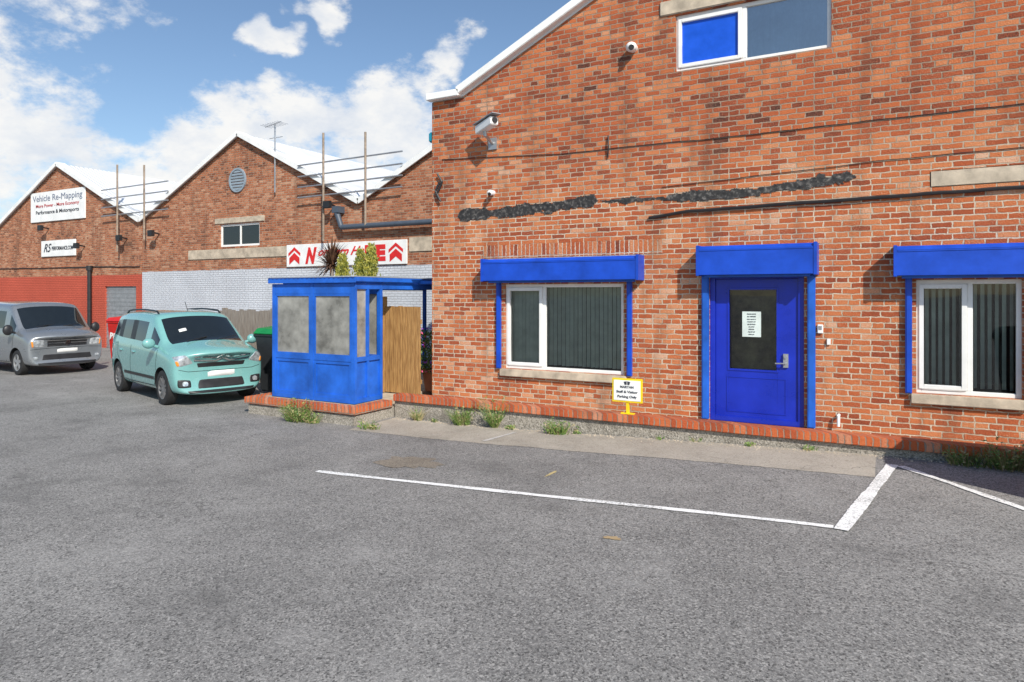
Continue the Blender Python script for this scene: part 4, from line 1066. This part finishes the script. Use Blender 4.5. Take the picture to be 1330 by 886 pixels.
# ------------------------------------------------------------------ weeds
def weed(x, y, h, r, n, label='green weeds growing at the foot of the low wall', dry=.25, broad=.4):
    m = MB(); m.nonorm = True; z0 = zg(x) - .01
    for i in range(n):
        a = R.uniform(0, 6.28); rr = r * R.random(); o = Vector((x + rr * .6 * math.cos(a), min(y + rr * .35 * math.sin(a), y + .03), z0))
        lean = R.uniform(.1, .75); L = h * R.uniform(.35, 1.05); d = Vector((math.cos(a) * lean, math.sin(a) * lean - .15, 1)).normalized()
        sd = d.orthogonal().normalized(); mi = 1 if R.random() < dry else 0
        if R.random() < broad:
            tip = o + d * L; m.add([o - sd * .003, o + sd * .003, tip], [(0, 1, 2)], mi)
            for k in range(7):
                leafq(m, o + d * L * R.uniform(.2, 1) + Vector((R.gauss(0, .018), R.gauss(0, .018), 0)), R.uniform(.010, .024), mi=mi)
        else:
            p = o; vs = []
            for k in range(4):
                w = .005 * (1 - k / 3.3); vs += [p - sd * w, p + sd * w]; p = p + d * L / 3; d = (d + Vector((math.cos(a), math.sin(a), -.4)) * .16).normalized()
            m.add(vs, [(2 * k, 2 * k + 1, 2 * k + 3, 2 * k + 2) for k in range(3)], mi)
    o = m.obj('weed_clump', [M_weed, M_dry]); tag(o, label, 'weed', 'weeds along the low wall')
weed(-8.75, -1.72, .42, .42, 260); weed(-8.45, -1.72, .22, .25, 90)
weed(-7.25, -1.66, .16, .3, 70); weed(-7.02, -.72, .34, .12, 80, 'dry grass tuft against the low wall', .6, .1)
weed(-6.12, -.74, .42, .20, 150); weed(-5.50, -.72, .58, .08, 120, 'upright weed growing against the low wall')
weed(-5.2, -.74, .12, .1, 30); weed(-4.35, -.82, .24, .26, 170)
for i in range(9):
    weed(-6.8 + i * .75 + R.uniform(-.3, .3), -.70, R.uniform(.06, .12), .08, 16)
weed(.75, -.78, .30, .3, 140, 'mixed weeds and dry grass by the low wall', .5, .2); weed(1.15, -.78, .38, .35, 200, 'mixed weeds and dry grass by the low wall', .5, .3); weed(1.6, -.8, .38, .35, 170, 'mixed weeds and dry grass by the low wall', .4, .3)
m = MB(); m.nonorm = True
for i in range(900):
    x = R.uniform(-7.5, 2.2); y = -.67 - abs(R.gauss(0, .09)); s = R.uniform(.004, .013); z = zg(x) + .005
    m.add([(x - s, y - s * .6, z), (x + s, y - s, z), (x + s * .8, y + s, z), (x - s, y + s, z), (x, y, z + s)], [(0, 1, 4), (1, 2, 4), (2, 3, 4), (3, 0, 4)])
o = m.obj('gravel_debris', M_conc); o['kind'] = 'stuff'; o['label'] = 'loose grit gathered along the low wall'; o['category'] = 'gravel'

# ------------------------------------------------------------------ world
world = bpy.data.worlds.new('World'); scene.world = world; world.use_nodes = True
nt = NT(world.node_tree); bg = nt.n['Background']
SUN = Vector((.46, -.38, .46)).normalized()
el = math.asin(SUN.z); az = math.atan2(SUN.x, SUN.y)
sky = nt.node('ShaderNodeTexSky', sky_type='NISHITA'); sky.sun_disc = False; sky.sun_elevation = el; sky.sun_rotation = az; sky.air_density = 1.0; sky.dust_density = .8; sky.ozone_density = 2.0
tc = nt.node('ShaderNodeTexCoord').outputs['Generated']
sp = nt.node('ShaderNodeSeparateXYZ'); nt.put(sp.inputs[0], tc)
wp = nt.noise(tc, 7, 3, .6, 1); ws = nt.node('ShaderNodeSeparateColor'); nt.put(ws.inputs[0], wp)
azn = nt.math('MULTIPLY', nt.math('ARCTAN2', sp.outputs[0], sp.outputs[1]), 180 / math.pi)
eln = nt.math('MULTIPLY', nt.math('ARCSINE', sp.outputs[2]), 180 / math.pi)
azw = nt.math('ADD', azn, nt.math('MULTIPLY', nt.math('SUBTRACT', ws.outputs[0], .5), 13))
elw = nt.math('ADD', eln, nt.math('MULTIPLY', nt.math('SUBTRACT', ws.outputs[1], .5), 8))
field = None
for a, e, rx, ry in ((-65.5, 11.5, 7.0, 7.5), (-64, 19.2, 5.5, 2.4), (-50, 10.0, 15, 4.8), (-39.5, 14.6, 5.5, 4.6), (-46.5, 14, 4, 3.5), (-34.3, 18.6, 3.0, 2.4), (-49.5, 19.3, 2.6, 1.4), (-44.7, 21.8, 1.8, 1.4), (-45, 4, 30, 5.5)):
    q = nt.math('ADD', nt.math('POWER', nt.math('ABSOLUTE', nt.math('DIVIDE', nt.math('SUBTRACT', azw, a), rx)), 2), nt.math('POWER', nt.math('ABSOLUTE', nt.math('DIVIDE', nt.math('SUBTRACT', elw, e), ry)), 2))
    q = nt.math('SUBTRACT', 1, nt.math('MINIMUM', q, 3))
    field = q if field is None else nt.math('MAXIMUM', field, q)
mp = nt.node('ShaderNodeMapping'); mp.inputs['Scale'].default_value = (1, 1, 1.7); nt.put(mp.inputs[0], tc)
n1 = nt.noise(mp.outputs[0], 9, 8, .64); n2 = nt.noise(mp.outputs[0], 3.2, 4, .6)
gen = nt.rng(n2, .58, .72, -1.2, .5)
away = nt.math('MULTIPLY', nt.math('GREATER_THAN', nt.math('ABSOLUTE', nt.math('ADD', azn, 45)), 42), 1.0)
field = nt.math('MAXIMUM', field, nt.math('SUBTRACT', nt.math('MULTIPLY', gen, away), nt.math('MULTIPLY', nt.math('SUBTRACT', 1, away), 2)))
dens = nt.math('ADD', field, nt.math('MULTIPLY', nt.math('SUBTRACT', n1, .5), 6.0))
mask = nt.rng(dens, -.25, .95, 0, 1, True)
n3 = nt.noise(mp.outputs[0], 12, 5, .6)
shade = nt.rng(nt.math('ADD', n3, nt.math('MULTIPLY', nt.rng(dens, .2, 2.2), -.08)), .30, .56)
ccol = nt.mix(shade, (5.5, 5.85, 6.4), (7.3, 7.2, 7.0))
skyc = nt.mix(1.0, sky.outputs[0], (.92, .97, 1.0), 'MULTIPLY')
nt.put(bg.inputs['Color'], nt.mix(nt.math('MULTIPLY', mask, .94), skyc, ccol)); bg.inputs['Strength'].default_value = .135

sd = bpy.data.lights.new('sun', 'SUN'); sd.energy = 5.0; sd.angle = rad(.53); sd.color = (1, .95, .86)
so_ = bpy.data.objects.new('sun', sd); so_.rotation_euler = SUN.to_track_quat('Z', 'Y').to_euler(); COL.objects.link(so_)

# ------------------------------------------------------------------ camera
cd = bpy.data.cameras.new('camera'); cd.sensor_width = 36; cd.lens = 24.0; cd.shift_y = -.0459; cd.clip_end = 2000
co = bpy.data.objects.new('camera', cd); co.location = (0, -10.07, 1.95); co.rotation_euler = (math.pi / 2, 0, rad(29)); COL.objects.link(co)
scene.camera = co
scene.view_settings.view_transform = 'Standard'; scene.view_settings.look = 'None'; scene.view_settings.exposure = 0
